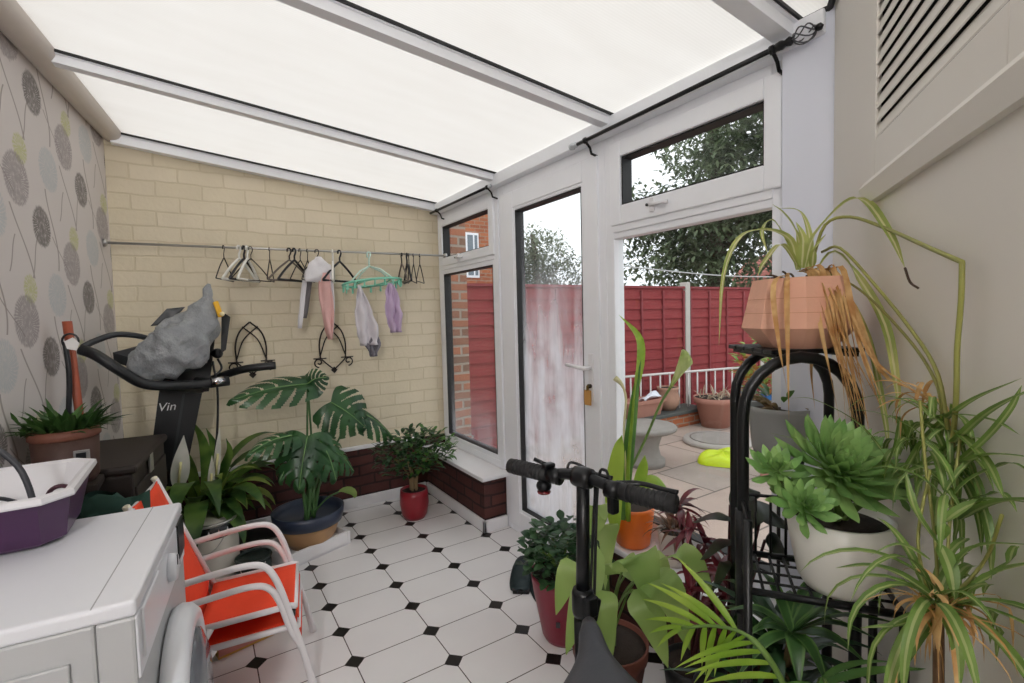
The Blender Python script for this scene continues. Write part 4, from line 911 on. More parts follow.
bm = MB().box2((-.20, -.13, 0), (.20, .16, .012)); bm.box2((-.20, -.13, .0), (-.18, .16, .08), .004).box2((.18, -.13, 0), (.20, .16, .08), .004).box2((-.18, -.13, 0), (.18, -.11, .08), .004).box2((-.18, .14, 0), (.18, .16, .08), .004).box2((-.18, -.11, .012), (.18, .14, .044))
bm.build('box', M('polystyrene', 'e8e7ea', .7, var=.02), tr, False)
# ---------------- shrub in a red pot by the corner
def shrub_leaves(c, rad, n, ln, wd, mat, par, seed, prof='oval', shell=.35, zmin=None, up=.2):
    r = random.Random(seed); mb = MB(); c = V(c)
    for i in range(n):
        while 1:
            d = V((r.gauss(0, 1), r.gauss(0, 1), r.gauss(0, 1))).normalized()*(r.random()**shell)
            p = c+V((d.x*rad[0], d.y*rad[1], d.z*rad[2]))
            if zmin is None or p.z > zmin: break
        az = math.atan2(d.y, d.x)+r.uniform(-.9, .9); el = r.uniform(-.4, .8)+up
        mb.leaf(arc(p, az, el, ln*r.uniform(.7, 1.25), r.uniform(.2, .9), 4), wd*r.uniform(.8, 1.2), prof, .2)
    return mb.build('foliage', mat, par)
sr = thing('shrub', 'leafy little shrub in a glossy red pot in the corner under the window', 'plant', (1.19, 3.13, 0))
MREDP = M('glossy dark red pot', '8c1f2a', .3, var=.08)
pot(sr, (1.19, 3.13, 0), [(.068, 0), (.085, .03), (.098, .10), (.096, .16), (.092, .20)], MREDP)
mb = MB()
for k in range(5): mb.tube(curve([(1.19+.02*math.cos(k*1.3), 3.13+.02*math.sin(k*1.3), .18), (1.19+.03*math.cos(k*1.3), 3.13+.03*math.sin(k*1.3), .29), (1.19+.12*math.cos(k*1.26+.3), 3.13+.12*math.sin(k*1.26+.3), .42)], 10), [.009]*5+[.006]*6, 7)
mb.build('stem', M('pale woody stem', '8a7555', .7, var=.2), sr)
shrub_leaves((1.19, 3.11, .45), (.26, .20, .165), 460, .062, .028, L_DK, sr, 3, 'oval', .4)
shrub_leaves((1.24, 3.08, .47), (.24, .18, .15), 160, .055, .026, L_MID, sr, 4, 'oval', .3)
# ---------------- peace lily
pl_ = thing('peace_lily', 'peace lily with white flowers behind the large paint tub', 'plant', (-.02, 3.27, 0))
pot(pl_, (-.02, 3.27, 0), [(.085, 0), (.10, .1), (.115, .2)], M('dark plastic pot', '1d2220', .5))
r = random.Random(11); mb = MB(); ms = MB()
for k in range(40):
    az = -PI/2+r.uniform(-1.9, 1.9); el = r.uniform(.85, 1.45); ln = r.uniform(.28, .62)
    st = arc((-.02+.03*math.cos(az), 3.30+.03*math.sin(az), .18), az, el, ln*.65, .35, 6); ms.tube(st, .0035, 5)
    a2 = arc(st[-1], az+r.uniform(-.3, .3), el-.45-r.random()*.4, ln*.8, 1.3, 9); mb.leaf(a2, r.uniform(.07, .11), 'lance', .18)
ms.build('stalks', MSTEM, pl_); foli(pl_, mb, leafmat('peace lily leaf', '33552a', '64843a', thin=.35))
mb = MB()
for px in ((-.12, 3.12, .45, -1.9, .9, .30), (.10, 3.1, .42, -.6, .8, .28), (.14, 3.2, .38, -.5, .3, .26), (.08, 3.2, .38, -.9, .3, .20), (.12, 3.2, .34, -.3, .2, .26), (.02, 3.2, .44, -1.3, 1.1, .22), (.07, 3.08, .45, -.4, 1.2, .24)):
    mb.leaf(arc(px[:3], px[3], px[4], px[5], 1.2, 9), .085, 'lance', .2)
foli(pl_, mb, leafmat('yellowing lily leaf', '6d8a35', '93a350', thin=.35))
mb = MB()
for pp_, w in (([(205, 505), (208, 470), (203, 440), (190, 418)], .075), ([(207, 505), (215, 470), (214, 445), (206, 428)], .07), ([(212, 505), (222, 475), (230, 452), (226, 438)], .06), ([(200, 505), (192, 470), (182, 452), (174, 460)], .07), ([(214, 505), (232, 478), (250, 466), (262, 470)], .06), ([(203, 508), (190, 490), (178, 488), (170, 500)], .07), ([(212, 508), (228, 495), (245, 498), (256, 510)], .06)):
    mb.leaf(curve([at(u_, v_, 2.86) for u_, v_ in pp_], 14), w, 'lance', .22, CR*.9+CU*.3)
foli(pl_, mb, leafmat('upright lily leaf', '446a30', '7a9a48', thin=.35))
for i, (bx_, tp, w) in enumerate((((-.13, 3.10, .50), (-.09, 3.08, .78), .085), ((.04, 3.12, .50), (.075, 3.10, .80), .035), ((.015, 3.08, .46), (.03, 3.04, .66), .035))):
    bs, tp = V(bx_), V(tp); MB().tube(curve([(-.02, 3.26, .18), (bs+V((-.02, 3.26, .18)))/2, bs], 10), .004, 6).build('flower_stalk', MSTEM, pl_)
    f = MB().leaf([bs+(tp-bs)*q for q in [k/10 for k in range(11)]], w, 'lance', .35, (1, .1, .1)).build('flower', L_WHT, pl_, label='white spathe')
    MB().tube([bs+(tp-bs)*.1+V((0, -.012, 0)), bs+(tp-bs)*.5+V((0, -.016, 0))], .006, 8).build('spadix', M('cream spadix', 'd9d29b', .7), f)
# ---------------- spiky plant in a brown planter
bp = thing('potted_succulent', 'spiky green rosettes in a brown planter against the patterned wallpaper', 'plant', (-.425, 2.36, 0))
pc = V((-.425, 2.36, 0))
ps = thing('plant_stool', 'dark stool hidden under the brown planter by the wallpaper', 'stool', (-.425, 2.36, 0))
MB().box2((-.52, 2.27, .77), (-.33, 2.45, .80), .006).build('seat', MATS['dark stained wood'], ps)
for sx in (-.505, -.345):
    for sy in (2.275, 2.445): MB().box2((sx-.012, sy-.012, 0), (sx+.012, sy+.012, .77)).build('leg', MATS['dark stained wood'], ps)
pot(bp, pc+V((0, 0, .80)), [(.078, 0), (.09, .02), (.096, .17)], M('brown wooden tub', '4c332b', .6, var=.3, scale=8, bump=.2), 'tub')
MB().lathe([(.096, .165), (.102, .17), (.102, .20), (.092, .20), (.09, .17)], pc+V((0, 0, .80)), 32).build('tub_rim', M('reddish brown rim', '7a4a3a', .6, var=.15), bp)
MB().box2((-.39, 2.258, .86), (-.345, 2.265, .93), .002).build('label_plate', M('grey label plate', '8b8887', .5), bp); MB().box2((-.382, 2.254, .87), (-.355, 2.259, .922)).build('dark_label', MDG, bp)
mb = MB(); r = random.Random(5)
for k in range(120):
    az = r.uniform(0, 2*PI); rr = r.random()**.6*.085; ln = r.uniform(.08, .15)
    ps_ = arc(pc+V((rr*math.cos(az)*1.1, rr*math.sin(az), .985)), az+r.uniform(-.5, .5), r.uniform(.25, 1.3), ln, .5, 6)
    for p in ps_:
        ex = .015-(p-WL0).dot(WN)
        if ex > 0: p += WN*ex
    mb.leaf(ps_, .022, 'lance', .4)
foli(bp, mb, leafmat('dark spiky leaf', '24421f', '4a6e33'))
# ---------------- bushy jade-like plant in a dark red pot
jd = thing('bushy_plant', 'bushy small-leaved plant in a dark red pot on the tiles behind the bike', 'plant', (1.25, 1.58, 0))
pot(jd, (1.25, 1.58, 0), [(.085, 0), (.095, .02), (.128, .20), (.136, .26), (.138, .28)], M('dark red plastic pot', '7d1f33', .35, var=.08))
MB().box((1.155, 1.50, .12), (.016, .004, .022), (0, 0, -.8)).build('slot', MDG, jd)
mb = MB()
for k in range(9): mb.tube(curve([(1.25, 1.58, .25), (1.25+.05*math.cos(k*.7), 1.58+.05*math.sin(k*.7), .33), (1.25+.11*math.cos(k*.7), 1.58+.11*math.sin(k*.7), .40)], 6), .006, 6)
mb.build('stem', MSTEM, jd)
shrub_leaves((1.25, 1.575, .365), (.19, .17, .125), 520, .042, .033, leafmat('round dark leaf', '23402a', '466a42', rough=.35), jd, 8, 'oval', .35, .27, .3)
# ---------------- big-leaved plant in a terracotta pot
bl_ = thing('broad_leaf_plant', 'plant with broad pale green drooping leaves in a terracotta pot behind the saddle', 'plant', (1.13, 1.18, 0))
TC = V((1.13, 1.18, 0))
pot(bl_, TC, [(.085, 0), (.12, .2), (.126, .205), (.130, .25)], M('dark terracotta', '6b3a2d', .8, var=.15))
lv_ = [((597, 545, 1.52), (583, 600, 1.44), (566, 655, 1.42), .085), ((622, 572, 1.45), (640, 556, 1.38), (655, 618, 1.36), .12), ((640, 575, 1.40), (668, 590, 1.35), (690, 650, 1.35), .10), ((600, 590, 1.45), (604, 610, 1.40), (612, 660, 1.40), .085), ((608, 575, 1.55), (622, 560, 1.50), (640, 585, 1.46), .10), ((625, 575, 1.5), (655, 563, 1.46), (668, 595, 1.46), .085), ((595, 560, 1.5), (572, 570, 1.46), (556, 615, 1.46), .09), ((655, 560, 1.45), (690, 555, 1.42), (715, 600, 1.42), .06), ((604, 545, 1.6), (608, 525, 1.6), (605, 590, 1.55), .075), ((633, 590, 1.4), (650, 615, 1.36), (668, 668, 1.36), .09), ((590, 535, 1.55), (600, 505, 1.55), (605, 520, 1.5), .07)]
for i, (a, b_, c_, w) in enumerate(lv_):
    pth = curve([at(*a), at(*b_), at(*c_)], 12)
    MB().leaf(pth, w*1.05, 'heart', .12, CR+CU*.3).build('leaf', L_PALE if i % 3 else leafmat('pale leaf tissue', '8cab58', 'a3bd6c', scale=5, thin=.4), bl_)
    MB().tube(curve([TC+V((.02*math.cos(i), .02*math.sin(i), .23)), (TC+V((0, 0, .25))+at(*a))/2+V((0, 0, .05)), at(*a)], 8), .0035, 6).build('stalk', MSTEM, bl_)
# ---------------- calla in an orange pot on the sill
oc = thing('calla_lily', 'tall calla with a green bud and upright blades in an orange pot on the sill', 'plant', (1.545, 1.46, .362))
OC = V((1.545, 1.46, .362))
pot(oc, OC, [(.06, 0), (.072, .01), (.092, .16), (.094, .175)], M('bright orange pot', 'e5711e', .4, var=.06))
D0 = 2.02
def atd(u, v, d=D0): return at(u, v, d)
MB().tube(curve([atd(628, 520), atd(628, 470), atd(632, 420), atd(636, 372)], 14), [.022, .024, .022, .020, .018, .017, .016, .015, .014, .012, .010, .008, .006, .005, .004][:14]+[.004], 8, flat=.5).build('sheath', L_LIME, oc)
MB().leaf(curve([atd(636, 390), atd(640, 355), atd(637, 335), atd(619, 315)], 14), .045, 'lance', .3, CR*.8+CF*.4+CU*.5).build('leaf', L_LIME, oc)
MB().leaf(curve([atd(622, 520), atd(626, 470), atd(634, 400), atd(641, 360)], 12), .05, 'lance', .35, CR).build('leaf', L_MID, oc)
MB().leaf(curve([atd(615, 530, 1.95), atd(613, 490, 1.95), atd(618, 450, 1.95), atd(622, 435, 1.95)], 12), .07, 'lance', .3, CR).build('leaf', L_LIME, oc)
MB().leaf(curve([atd(640, 490, 1.98), atd(650, 480, 1.98), atd(662, 483, 1.98), atd(673, 498, 1.98)], 12), .055, 'lance', .3, CU+CF).build('leaf', L_LIME, oc)
MB().leaf(curve([atd(634, 500, 1.98), atd(642, 470, 1.98), atd(645, 455, 1.98)], 10), .05, 'lance', .3, CR).build('leaf', L_LIME, oc)
MB().tube(curve([atd(630, 470), atd(645, 440), atd(660, 405), atd(672, 385)], 14), .0055, 8).build('flower_stalk', MSTEM, oc)
fl_ = []
for i in range(9):
    q = i/8; c = atd(670, 388)+(atd(687, 357)-atd(670, 388))*q; rr = .006+.026*q**1.3; t_ = (atd(687, 357)-atd(670, 388)).normalized(); s1 = t_.cross(CF).normalized(); s2 = t_.cross(s1)
    fl_.append([c+s1*rr*math.cos(a)+s2*rr*math.sin(a)+t_*(.02*q*math.cos(a-.3)) for a in [2*PI*k/16 for k in range(17)]])
MB().sheet(fl_, .002).build('flower', leafmat('green white spathe', 'a9c060', 'd5dba0', thin=.45), oc)
MB().tube(curve([atd(626, 480), atd(624, 430), atd(626, 400), atd(622, 385), atd(615, 378)], 14), [.005]*9+[.007, .009, .011, .012, .009, .004], 8).build('curled_bud', M('cream bud', 'cdc79a', .6, var=.15), oc)
# ---------------- small reddish spiky plant in a cream pot on the sill
sp_ = thing('spiky_plant', 'small reddish spiky plant in a cream white pot on the sill', 'plant', (1.565, 1.27, .362))
SC = V((1.555, 1.25, .362))
pot(sp_, SC, [(.045, 0), (.05, .01), (.064, .12), (.066, .135)], M('cream glazed pot', 'cfc4bb', .4, var=.05))
mb = MB(); r = random.Random(3)
for k in range(60):
    az = r.uniform(0, 2*PI); mb.leaf(arc(SC+V((.025*math.cos(az), .025*math.sin(az), .13+r.random()*.02)), az, r.uniform(-.1, 1.3), r.uniform(.07, .13), r.uniform(.3, 1.2), 6), .012, 'lance', .4)
foli(sp_, mb, L_BRN)
# ---------------- burgundy plant
bu = thing('burgundy_plant', 'plant with dark burgundy pointed leaves in front of the bright sill', 'plant', (1.35, .98, 0))
BC = V((1.33, 1.0, 0)); pot(bu, BC, [(.07, 0), (.09, .16), (.094, .2)], M('black nursery pot', '1c1c1e', .5))
mb = MB(); ms = MB(); r = random.Random(9)
for (u, v, d) in ((690, 530, 1.62), (700, 560, 1.55), (690, 590, 1.5), (715, 600, 1.45), (720, 570, 1.5), (680, 505, 1.68), (705, 540, 1.6), (730, 590, 1.4), (705, 612, 1.42), (695, 572, 1.55)):
    e = at(u, v, d); st = curve([BC+V((0, 0, .19)), (BC+e)/2+V((0, 0, .12)), e], 8); ms.tube(st, .005, 6)
    for k in range(10):
        az = r.uniform(0, 2*PI); mb.leaf(arc(e+V((0, 0, r.uniform(-.03, .01))), az, r.uniform(-.3, 1.0), r.uniform(.07, .13), r.uniform(.4, 1.3), 6), .022, 'lance', .3)
ms.build('stem', M('burgundy stem', '4b1d22', .6), bu); foli(bu, mb, L_RED)
# ---------------- dark begonia
bg_ = thing('begonia', 'dark nearly black broad-leaved plant beside the black stand', 'plant', (1.28, .80, 0))
GC = V((1.27, .83, 0)); pot(bg_, GC, [(.07, 0), (.095, .2), (.1, .24)], MATS['black nursery pot'])
for i, (a, b_, w) in enumerate((((735, 520, 1.40), (693, 522, 1.46), .11), ((740, 530, 1.38), (770, 505, 1.36), .11), ((735, 540, 1.36), (700, 560, 1.38), .10), ((760, 520, 1.38), (795, 530, 1.38), .10), ((730, 505, 1.44), (760, 492, 1.46), .09), ((730, 560, 1.32), (712, 590, 1.32), .09), ((765, 540, 1.36), (790, 565, 1.34), .1), ((745, 555, 1.3), (735, 590, 1.28), .1))):
    A_, B_ = at(*a), at(*b_); MB().leaf(curve([A_, (A_+B_)/2+V((0, 0, .025)), B_], 10), w, 'oval', .15, (A_-B_).cross(V((0, 0, 1)))+V((0, 0, .02))).build('leaf', L_BEG, bg_)
    MB().tube(curve([GC+V((.01*i, 0, .22)), (GC+A_)/2+V((0, 0, .15)), A_], 8), .004, 6).build('stalk', M('burgundy stem', '4b1d22'), bg_)
# ---------------- palm
pm = thing('palm', 'small palm with a bright fan of narrow leaflets at the bottom edge', 'plant', (.92, .42, 0))
PC = V((.90, .44, 0)); pot(pm, PC, [(.07, 0), (.095, .22), (.1, .25)], M('dark green nursery pot', '202a24', .5))
def frond(rach, n, ln, wd, name='frond', mat=L_LIME, droop=.9, seed=1, spread=1.):
    r = random.Random(seed); rach = [V(p) for p in rach]; mb = MB(); N = len(rach)
    for k in range(n):
        q = .12+.86*k/(n-1); i = min(N-2, int(q*(N-1))); f = q*(N-1)-i; p = rach[i]*(1-f)+rach[i+1]*f; t = (rach[i+1]-rach[i]).normalized()
        sd = t.cross(CF).normalized()
        for s in (-1, 1):
            if q < .55 and s*sd.dot(CR) > 0 and seed == 1: continue
            d = (t*(.75 if q < .9 else 1.4)+sd*s*spread*(1 if q < .97 else .3)).normalized(); l = ln*(.65+.5*math.sin(PI*min(1, q*1.05)))*r.uniform(.9, 1.1)
            pts = [p.copy()]
            for m in range(8): d = (d+V((0, 0, -droop*.085))).normalized(); pts.append(pts[-1]+d*l/8)
            mb.leaf(pts, wd, 'lance', .35, t.cross(d) if False else (d.cross(CF)+t*.01))
    o = mb.build(name, mat, pm); MB().tube(rach, [.005]*(N//2)+[.003]*(N-N//2), 6).build('rachis', MSTEM, o); return o
frond(curve([at(800, 720, .74), at(775, 668, .74), at(748, 636, .76), at(715, 626, .80), at(682, 628, .84)], 20), 12, .12, .0115, droop=.7, spread=1.05)
frond(curve([PC+V((0, 0, .24)), PC+V((.02, 0, .5)), PC+V((-.02, -.04, .72)), PC+V((-.12, -.12, .74))], 16), 8, .16, .016, seed=4, mat=L_MID)
MB().tube(curve([PC+V((0, 0, .23)), PC+V((.01, -.03, .45)), at(800, 720, .74)], 10), .006, 7).build('stem', MSTEM, pm)
# ---------------- dark strap-leaved plant below the shelf
dr_ = thing('strap_leaf_plant', 'dark strap-leaved plant in the shade under the wire shelf', 'plant', (1.09, .60, 0))
DC = V((1.06, .57, 0)); pot(dr_, DC, [(.07, 0), (.09, .18), (.094, .22)], MATS['black nursery pot'])
MB().tube(curve([DC+V((0, 0, .2)), DC+V((.01, 0, .42)), at(792, 632, 1.0)], 10), .009, 8).build('stem', MBROWNST, dr_)
mb = MB(); r = random.Random(21); cc_ = at(792, 632, 1.0)
for (u, v, d, w) in ((872, 668, .92, .03), (885, 600, .9, .025), (855, 618, .95, .03), (725, 610, 1.05, .024), (735, 680, .95, .024), (800, 690, .92, .03), (760, 570, 1.1, .022), (845, 575, 1.05, .024), (790, 590, 1.1, .022), (880, 640, .9, .02), (830, 690, .9, .024), (750, 632, 1.02, .02), (815, 575, 1.1, .02), (905, 625, .86, .02), (735, 645, 1.02, .02)):
    e = at(u, v, d); mb.leaf(curve([cc_, (cc_+e)/2+V((0, 0, .025)), e], 12), w*1.15, 'lance', .3, None)
foli(dr_, mb, L_DRAC)
mb = MB()
for k in range(80):
    az = r.uniform(0, 2*PI); z = r.uniform(.28, .66); p = DC+V((.0, 0, z)); mb.leaf(arc(p, az, r.uniform(0, .9), r.uniform(.14, .28), r.uniform(.5, 1.5), 8), .026, 'lance', .3)
foli(dr_, mb, L_DK)
# ---------------- arched plant stand
st_ = thing('plant_stand', 'black arched metal plant stand holding the terracotta planter', 'plant stand', (1.2, .62, 0))
def mv(p, z): return V((p.x, p.y, z))
FL, BL, FR, BR = at(743, 400, 1.05), at(735, 400, 1.30), at(858, 400, 1.05), at(829, 400, 1.30)
for A_, B_, nm in ((FL, FR, 'front_arch'), (BL, BR, 'rear_arch')):
    w = (B_-A_); w.z = 0; ht = 1.262; rr = w.length/2; pts = [mv(A_, 0), mv(A_, .6), mv(A_, ht-rr*1.0)]
    for k in range(1, 12):
        a = PI-PI*k/12; pts.append(mv(A_+w*.5, ht-rr*1.0+math.sin(a)*rr)+w*.5*math.cos(a))
    pts += [mv(B_, ht-rr*1.0), mv(B_, .6), mv(B_, 0)]
    MB().tube(pts, .0125, 12).build(nm, MBLACKM, st_)
for z in (.30,):
    for A_, B_ in ((FL, BL), (FR, BR)): MB().tube([mv(A_, z), mv(B_, z)], .007, 8).build('side_bar', MBLACKM, st_)
MB().tube([mv(FL, .70), mv(FL, .93)], .0165, 12).build('sleeve', MBLACKM, st_)
ctr = (FL+FR+BL+BR)/4; du = (FR-FL); du.z = 0; du.normalize(); dv = V((-du.y, du.x, 0))
mb = MB()
for k in range(5):
    c = mv(ctr, 1.272)+dv*(-.088+.044*k); mb.box(c, (.205, .038, .010), (0, 0, math.atan2(du.y, du.x)), .002)
mb.box(mv(ctr, 1.263)+du*.08, (.02, .21, .010), (0, 0, math.atan2(du.y, du.x))).box(mv(ctr, 1.263)-du*.08, (.02, .21, .010), (0, 0, math.atan2(du.y, du.x)))
mb.build('slatted_top', MBLACKM, st_)
# ---------------- terracotta planter with a spider plant
hx = thing('spider_plant', 'leggy spider plant with dried brown leaves in a faceted terracotta planter on the stand', 'plant', mv(ctr, 1.277))
HC = mv(ctr, 1.277)-dv*.03
DH_ = (HC-V((0, 0, CAM_H))).dot(CF)
MHEX = M('faceted pink terracotta', 'dba890', .75, var=.08, scale=25, bump=.12)
pot(hx, HC, [(.074, 0), (.120, .046), (.096, .158)], MHEX, seg=8, ph=math.atan2(du.y, du.x)+PI/8)
for z, rr in ((.080, .1135), (.112, .1065)):
    MB().lathe([(rr, z), (rr-.0004, z+.0012)], HC, 8, None, 1, 1, False, math.atan2(du.y, du.x)+PI/8).build('groove', M('terracotta groove', 'bd8a6c', .8), hx)
K = DH_
def hp(u, v, dd=0.): return atw(u, v, K+dd)
mb = MB()
for pts, w in (([(805, 268, 0), (815, 235, 0), (845, 203, -.03), (866, 202, -.05), (890, 235, -.09), (905, 268, -.11)], .024), ([(797, 270, 0), (790, 240, -.02), (765, 230, -.06), (740, 238, -.1), (724, 275, -.12), (719, 345, -.12)], .018),
               ([(803, 268, 0), (797, 235, .02), (785, 215, .03), (772, 204, .04)], .018), ([(812, 268, 0), (815, 250, -.02), (826, 234, -.02)], .016), ([(800, 270, 0), (782, 245, -.02), (765, 262, -.05), (758, 275, -.06)], .016),
               ([(815, 272, 0), (835, 252, -.03), (860, 280, -.06), (885, 325, -.08), (896, 380, -.1), (900, 415, -.1)], .020), ([(802, 268, 0), (803, 240, .0), (796, 222, .02)], .02), ([(808, 270, 0), (810, 240, .02), (800, 212, .05), (778, 208, .08)], .014),
               ([(800, 272, 0), (775, 222, .03), (762, 232, .03), (768, 255, .0)], .012), ([(818, 274, 0), (850, 300, -.06), (870, 345, -.08), (885, 420, -.1), (888, 450, -.1)], .014)):
    mb.leaf(curve([hp(*p) for p in pts], 20), w, 'strap', .35, None)
foli(hx, mb, L_SPDP)
mb = MB(); r = random.Random(31)
for k in range(30):
    q = r.random(); u0 = 800+r.uniform(-4, 32); u1 = r.uniform(838, 885)+10*q; v1 = r.uniform(385, 468)
    mb.leaf(curve([hp(u0, 272, -.02), hp(u0+(u1-u0)*.25, 268+r.uniform(0, 14), -.07), hp(u0+(u1-u0)*.55, 335+r.uniform(-25, 15), -.125), hp(u1, v1, -.12)], 14), r.uniform(.004, .012), 'lance', r.uniform(.2, .6), None, r.uniform(-1.5, 1.5))
for pts in ([(790, 274, -.02), (774, 285, -.10), (778, 340, -.13), (788, 395, -.13)], [(788, 273, -.02), (787, 290, -.12), (788, 350, -.13), (789, 420, -.13)], [(820, 275, -.02), (850, 300, -.08), (880, 370, -.14), (925, 395, -.2)], [(820, 275, -.02), (845, 290, -.08), (870, 355, -.14), (915, 390, -.2)], [(815, 350, .0), (812, 370, 0), (815, 410, 0)]):
    mb.leaf(curve([hp(*p) for p in pts], 14), .011, 'lance', .4, None, .6)
foli(hx, mb, L_DRY, 'dried_leaves', label='long dried brown leaves hanging over the pot')
mb = MB()
for k in range(16): mb.tube(arc(HC+V((r.uniform(-.03, .05), r.uniform(-.03, .03), .145)), r.uniform(0, 2*PI), r.uniform(.2, 1.2), r.uniform(.03, .07), .8, 5), .0025, 5)
mb.build('old_roots', M('dark dry roots', '4a382a', .9), hx)
MR = M('runner stem', '8a8a44', .5, var=.2)
r1 = [(812, 262, 0), (825, 225, -.03), (850, 217, -.08), (885, 228, -.16), (930, 248, -.26), (962, 262, -.34)]
MB().tube(curve([hp(*p) for p in r1], 20)+curve([hp(962, 263, -.34), hp(961, 300, -.34), hp(957, 350, -.345), hp(956, 400, -.35), hp(950, 470, -.36)], 14), .0035, 7).build('runner', MR, hx)
MB().tube(curve([hp(822, 252, 0), hp(840, 248, -.08), hp(875, 285, -.18), hp(915, 335, -.26), hp(938, 375, -.3), hp(948, 430, -.34)], 24), .003, 7).build('runner', MR, hx)
MB().tube(curve([hp(822, 270, 0), hp(860, 290, -.10), hp(905, 335, -.22), hp(935, 380, -.3), hp(943, 420, -.33)], 24), .0025, 7).build('runner', MR, hx)
MB().tube(curve([hp(905, 268, -.11), hp(910, 282, -.12), hp(918, 288, -.12)], 8), .002, 6).build('dry_tip', M('dark dry roots', ''[0:0] or '4a382a'), hx)
def plantlet(c, n, ln, seed, par, mat=L_SPD, w=.013, dirs=None, name='plantlet'):
    r = random.Random(seed); mb = MB()
    for k in range(n):
        az = r.uniform(0, 2*PI); el = r.uniform(-.3, 1.25); l = ln*r.uniform(.6, 1.2)
        p = V(c)+V((r.uniform(-.012, .012), r.uniform(-.012, .012), r.uniform(-.012, .012)))
        pts = arc(p, az, el, l, r.uniform(.8, 2.2), 10)
        for q in pts:                                   # leaves lie along the wall, not in it
            ex = N2.dot(q)-N2.dot(P2)+.012
            if ex > 0: q -= N2*ex
        mb.leaf(pts, w*r.uniform(.7, 1.3), 'strap', .35, None)
    return mb.build(name, mat, par)
plantlet(hp(948, 470, -.36), 16, .17, 41, hx, w=.009); plantlet(hp(940, 420, -.34), 14, .13, 42, hx, w=.008); plantlet(hp(905, 445, -.28), 16, .12, 43, hx, w=.010)
plantlet(hp(925, 400, -.30), 12, .08, 44, hx, L_DRY, .009, name='dry_plantlet')
# sweeping long leaves on the right
mb = MB()
for pts, w in (([(900, 480, -.3), (925, 440, -.34), (965, 405, -.38), (1022, 378, -.46)], .012), ([(898, 478, -.3), (940, 455, -.36), (985, 415, -.4), (1040, 385, -.44)], .014), ([(905, 480, -.3), (950, 468, -.36), (990, 455, -.4), (1050, 460, -.44)], .015), ([(885, 475, -.28), (898, 440, -.3), (900, 415, -.31)], .012), ([(915, 425, -.33), (950, 415, -.38), (990, 420, -.42), (1020, 435, -.44)], .010), ([(950, 470, -.36), (985, 440, -.4), (1010, 410, -.43), (1022, 385, -.44)], .010), ([(960, 520, -.38), (990, 505, -.42), (1030, 500, -.45), (1060, 505, -.46)], .016), ([(955, 430, -.35), (985, 460, -.4), (1005, 500, -.42)], .012), ([(905, 470, -.3), (880, 460, -.27), (845, 450, -.22), (800, 440, -.2), (765, 432, -.15)], .006), ([(900, 475, -.3), (860, 425, -.2), (815, 400, -.15), (790, 398, -.12)], .006)):
    mb.leaf(curve([hp(*p) for p in pts], 16), w, 'strap', .35, None)
foli(hx, mb, L_SPD, 'long_leaves')
# ---------------- grey pot inside the arch
gp_ = thing('small_succulent', 'little succulent in a ribbed grey pot seen through the arch of the stand', 'plant', at(781, 478, 1.62))
GQ = at(781, 430, 1.62); GQ = V((GQ.x, GQ.y, .885)); gp_.location = GQ; XF[gp_.name] = Matrix.Translation(GQ)
k_ = 1.62/F_PX
pot(gp_, GQ, [(.080, 0), (.088, .02), (.099, .145), (.101, .16)], M('grey concrete pot', '929391', .75, var=.06, bump=.1))
mb = MB(); r = random.Random(6)
for k in range(14):
    az = r.uniform(0, 2*PI); mb.tube(arc(GQ+V((.04*math.cos(az), .04*math.sin(az), .15)), az, r.uniform(.2, 1.2), .06, .8, 5), .006, 6)
mb.build('stem', M('brown knobbly stem', '7d6a4b', .8, var=.2), gp_)
mb = MB()
for k in range(16):
    az = r.uniform(0, 2*PI); mb.leaf(arc(GQ+V((.05*math.cos(az), .05*math.sin(az), .17+r.random()*.03)), az, r.uniform(.2, 1.2), .05, .5, 5), .022, 'oval', .3)
foli(gp_, mb, L_MID)
pd = thing('plant_pedestal', 'slim dark metal stand under the ribbed grey pot, behind the arch', 'plant stand', (GQ.x, GQ.y, 0))
MB().lathe([(.085, .870), (.085, .884)], (GQ.x, GQ.y, 0), 24).build('plate', MBLACKM, pd); MB().tube([(GQ.x, GQ.y, .01), (GQ.x, GQ.y, .872)], .012, 10).build('pole', MBLACKM, pd); MB().lathe([(.08, 0), (.08, .012), (.02, .02)], (GQ.x, GQ.y, 0), 24).build('base', MBLACKM, pd)
# ---------------- wire shelf with the white pot
ws_ = thing('wire_shelf', 'low black wire shelf carrying the white succulent pot', 'shelf', at(825, 600, .95))
zs = .815
S0 = at(748, 585, .955); S1 = at(905, 612, .865); S0 = V((S0.x, S0.y, zs)); S1 = V((S1.x, S1.y, zs)); e_ = (S1-S0).normalized(); bq = V((-e_.y, e_.x, 0)); bq = bq if bq.dot(CF) > 0 else -bq
ws_.location = mv((S0+S1)/2, 0); XF[ws_.name] = Matrix.Translation(ws_.location)
W_ = (S1-S0).length; DP = .165
mb = MB().tube([S0, S1, S1+bq*DP, S0+bq*DP], .0075, 8, closed=True); mb.build('rim', MBLACKM, ws_)
mb = MB()
for k in range(1, 9): mb.tube([S0+e_*W_*k/9, S0+e_*W_*k/9+bq*DP], .003, 6)
for k in range(1, 4): mb.tube([S0+bq*DP*k/4, S1+bq*DP*k/4], .003, 6)
mb.build('wire_deck', MBLACKM, ws_)
for p in (S0, S1, S0+bq*DP, S1+bq*DP): MB().tube([mv(p, 0), mv(p, zs+ (.14 if p is S0 else .0))], .0085, 8).build('leg', MBLACKM, ws_)
mb = MB().tube([S0+V((0, 0, .135)), S0+bq*DP+V((0, 0, .135))], .004, 6).tube([S0+bq*DP, S0+bq*DP+V((0, 0, .135))], .004, 6)
for k in range(1, 4): mb.tube([S0+bq*DP*k/4, S0+bq*DP*k/4+V((0, 0, .135))], .003, 6)
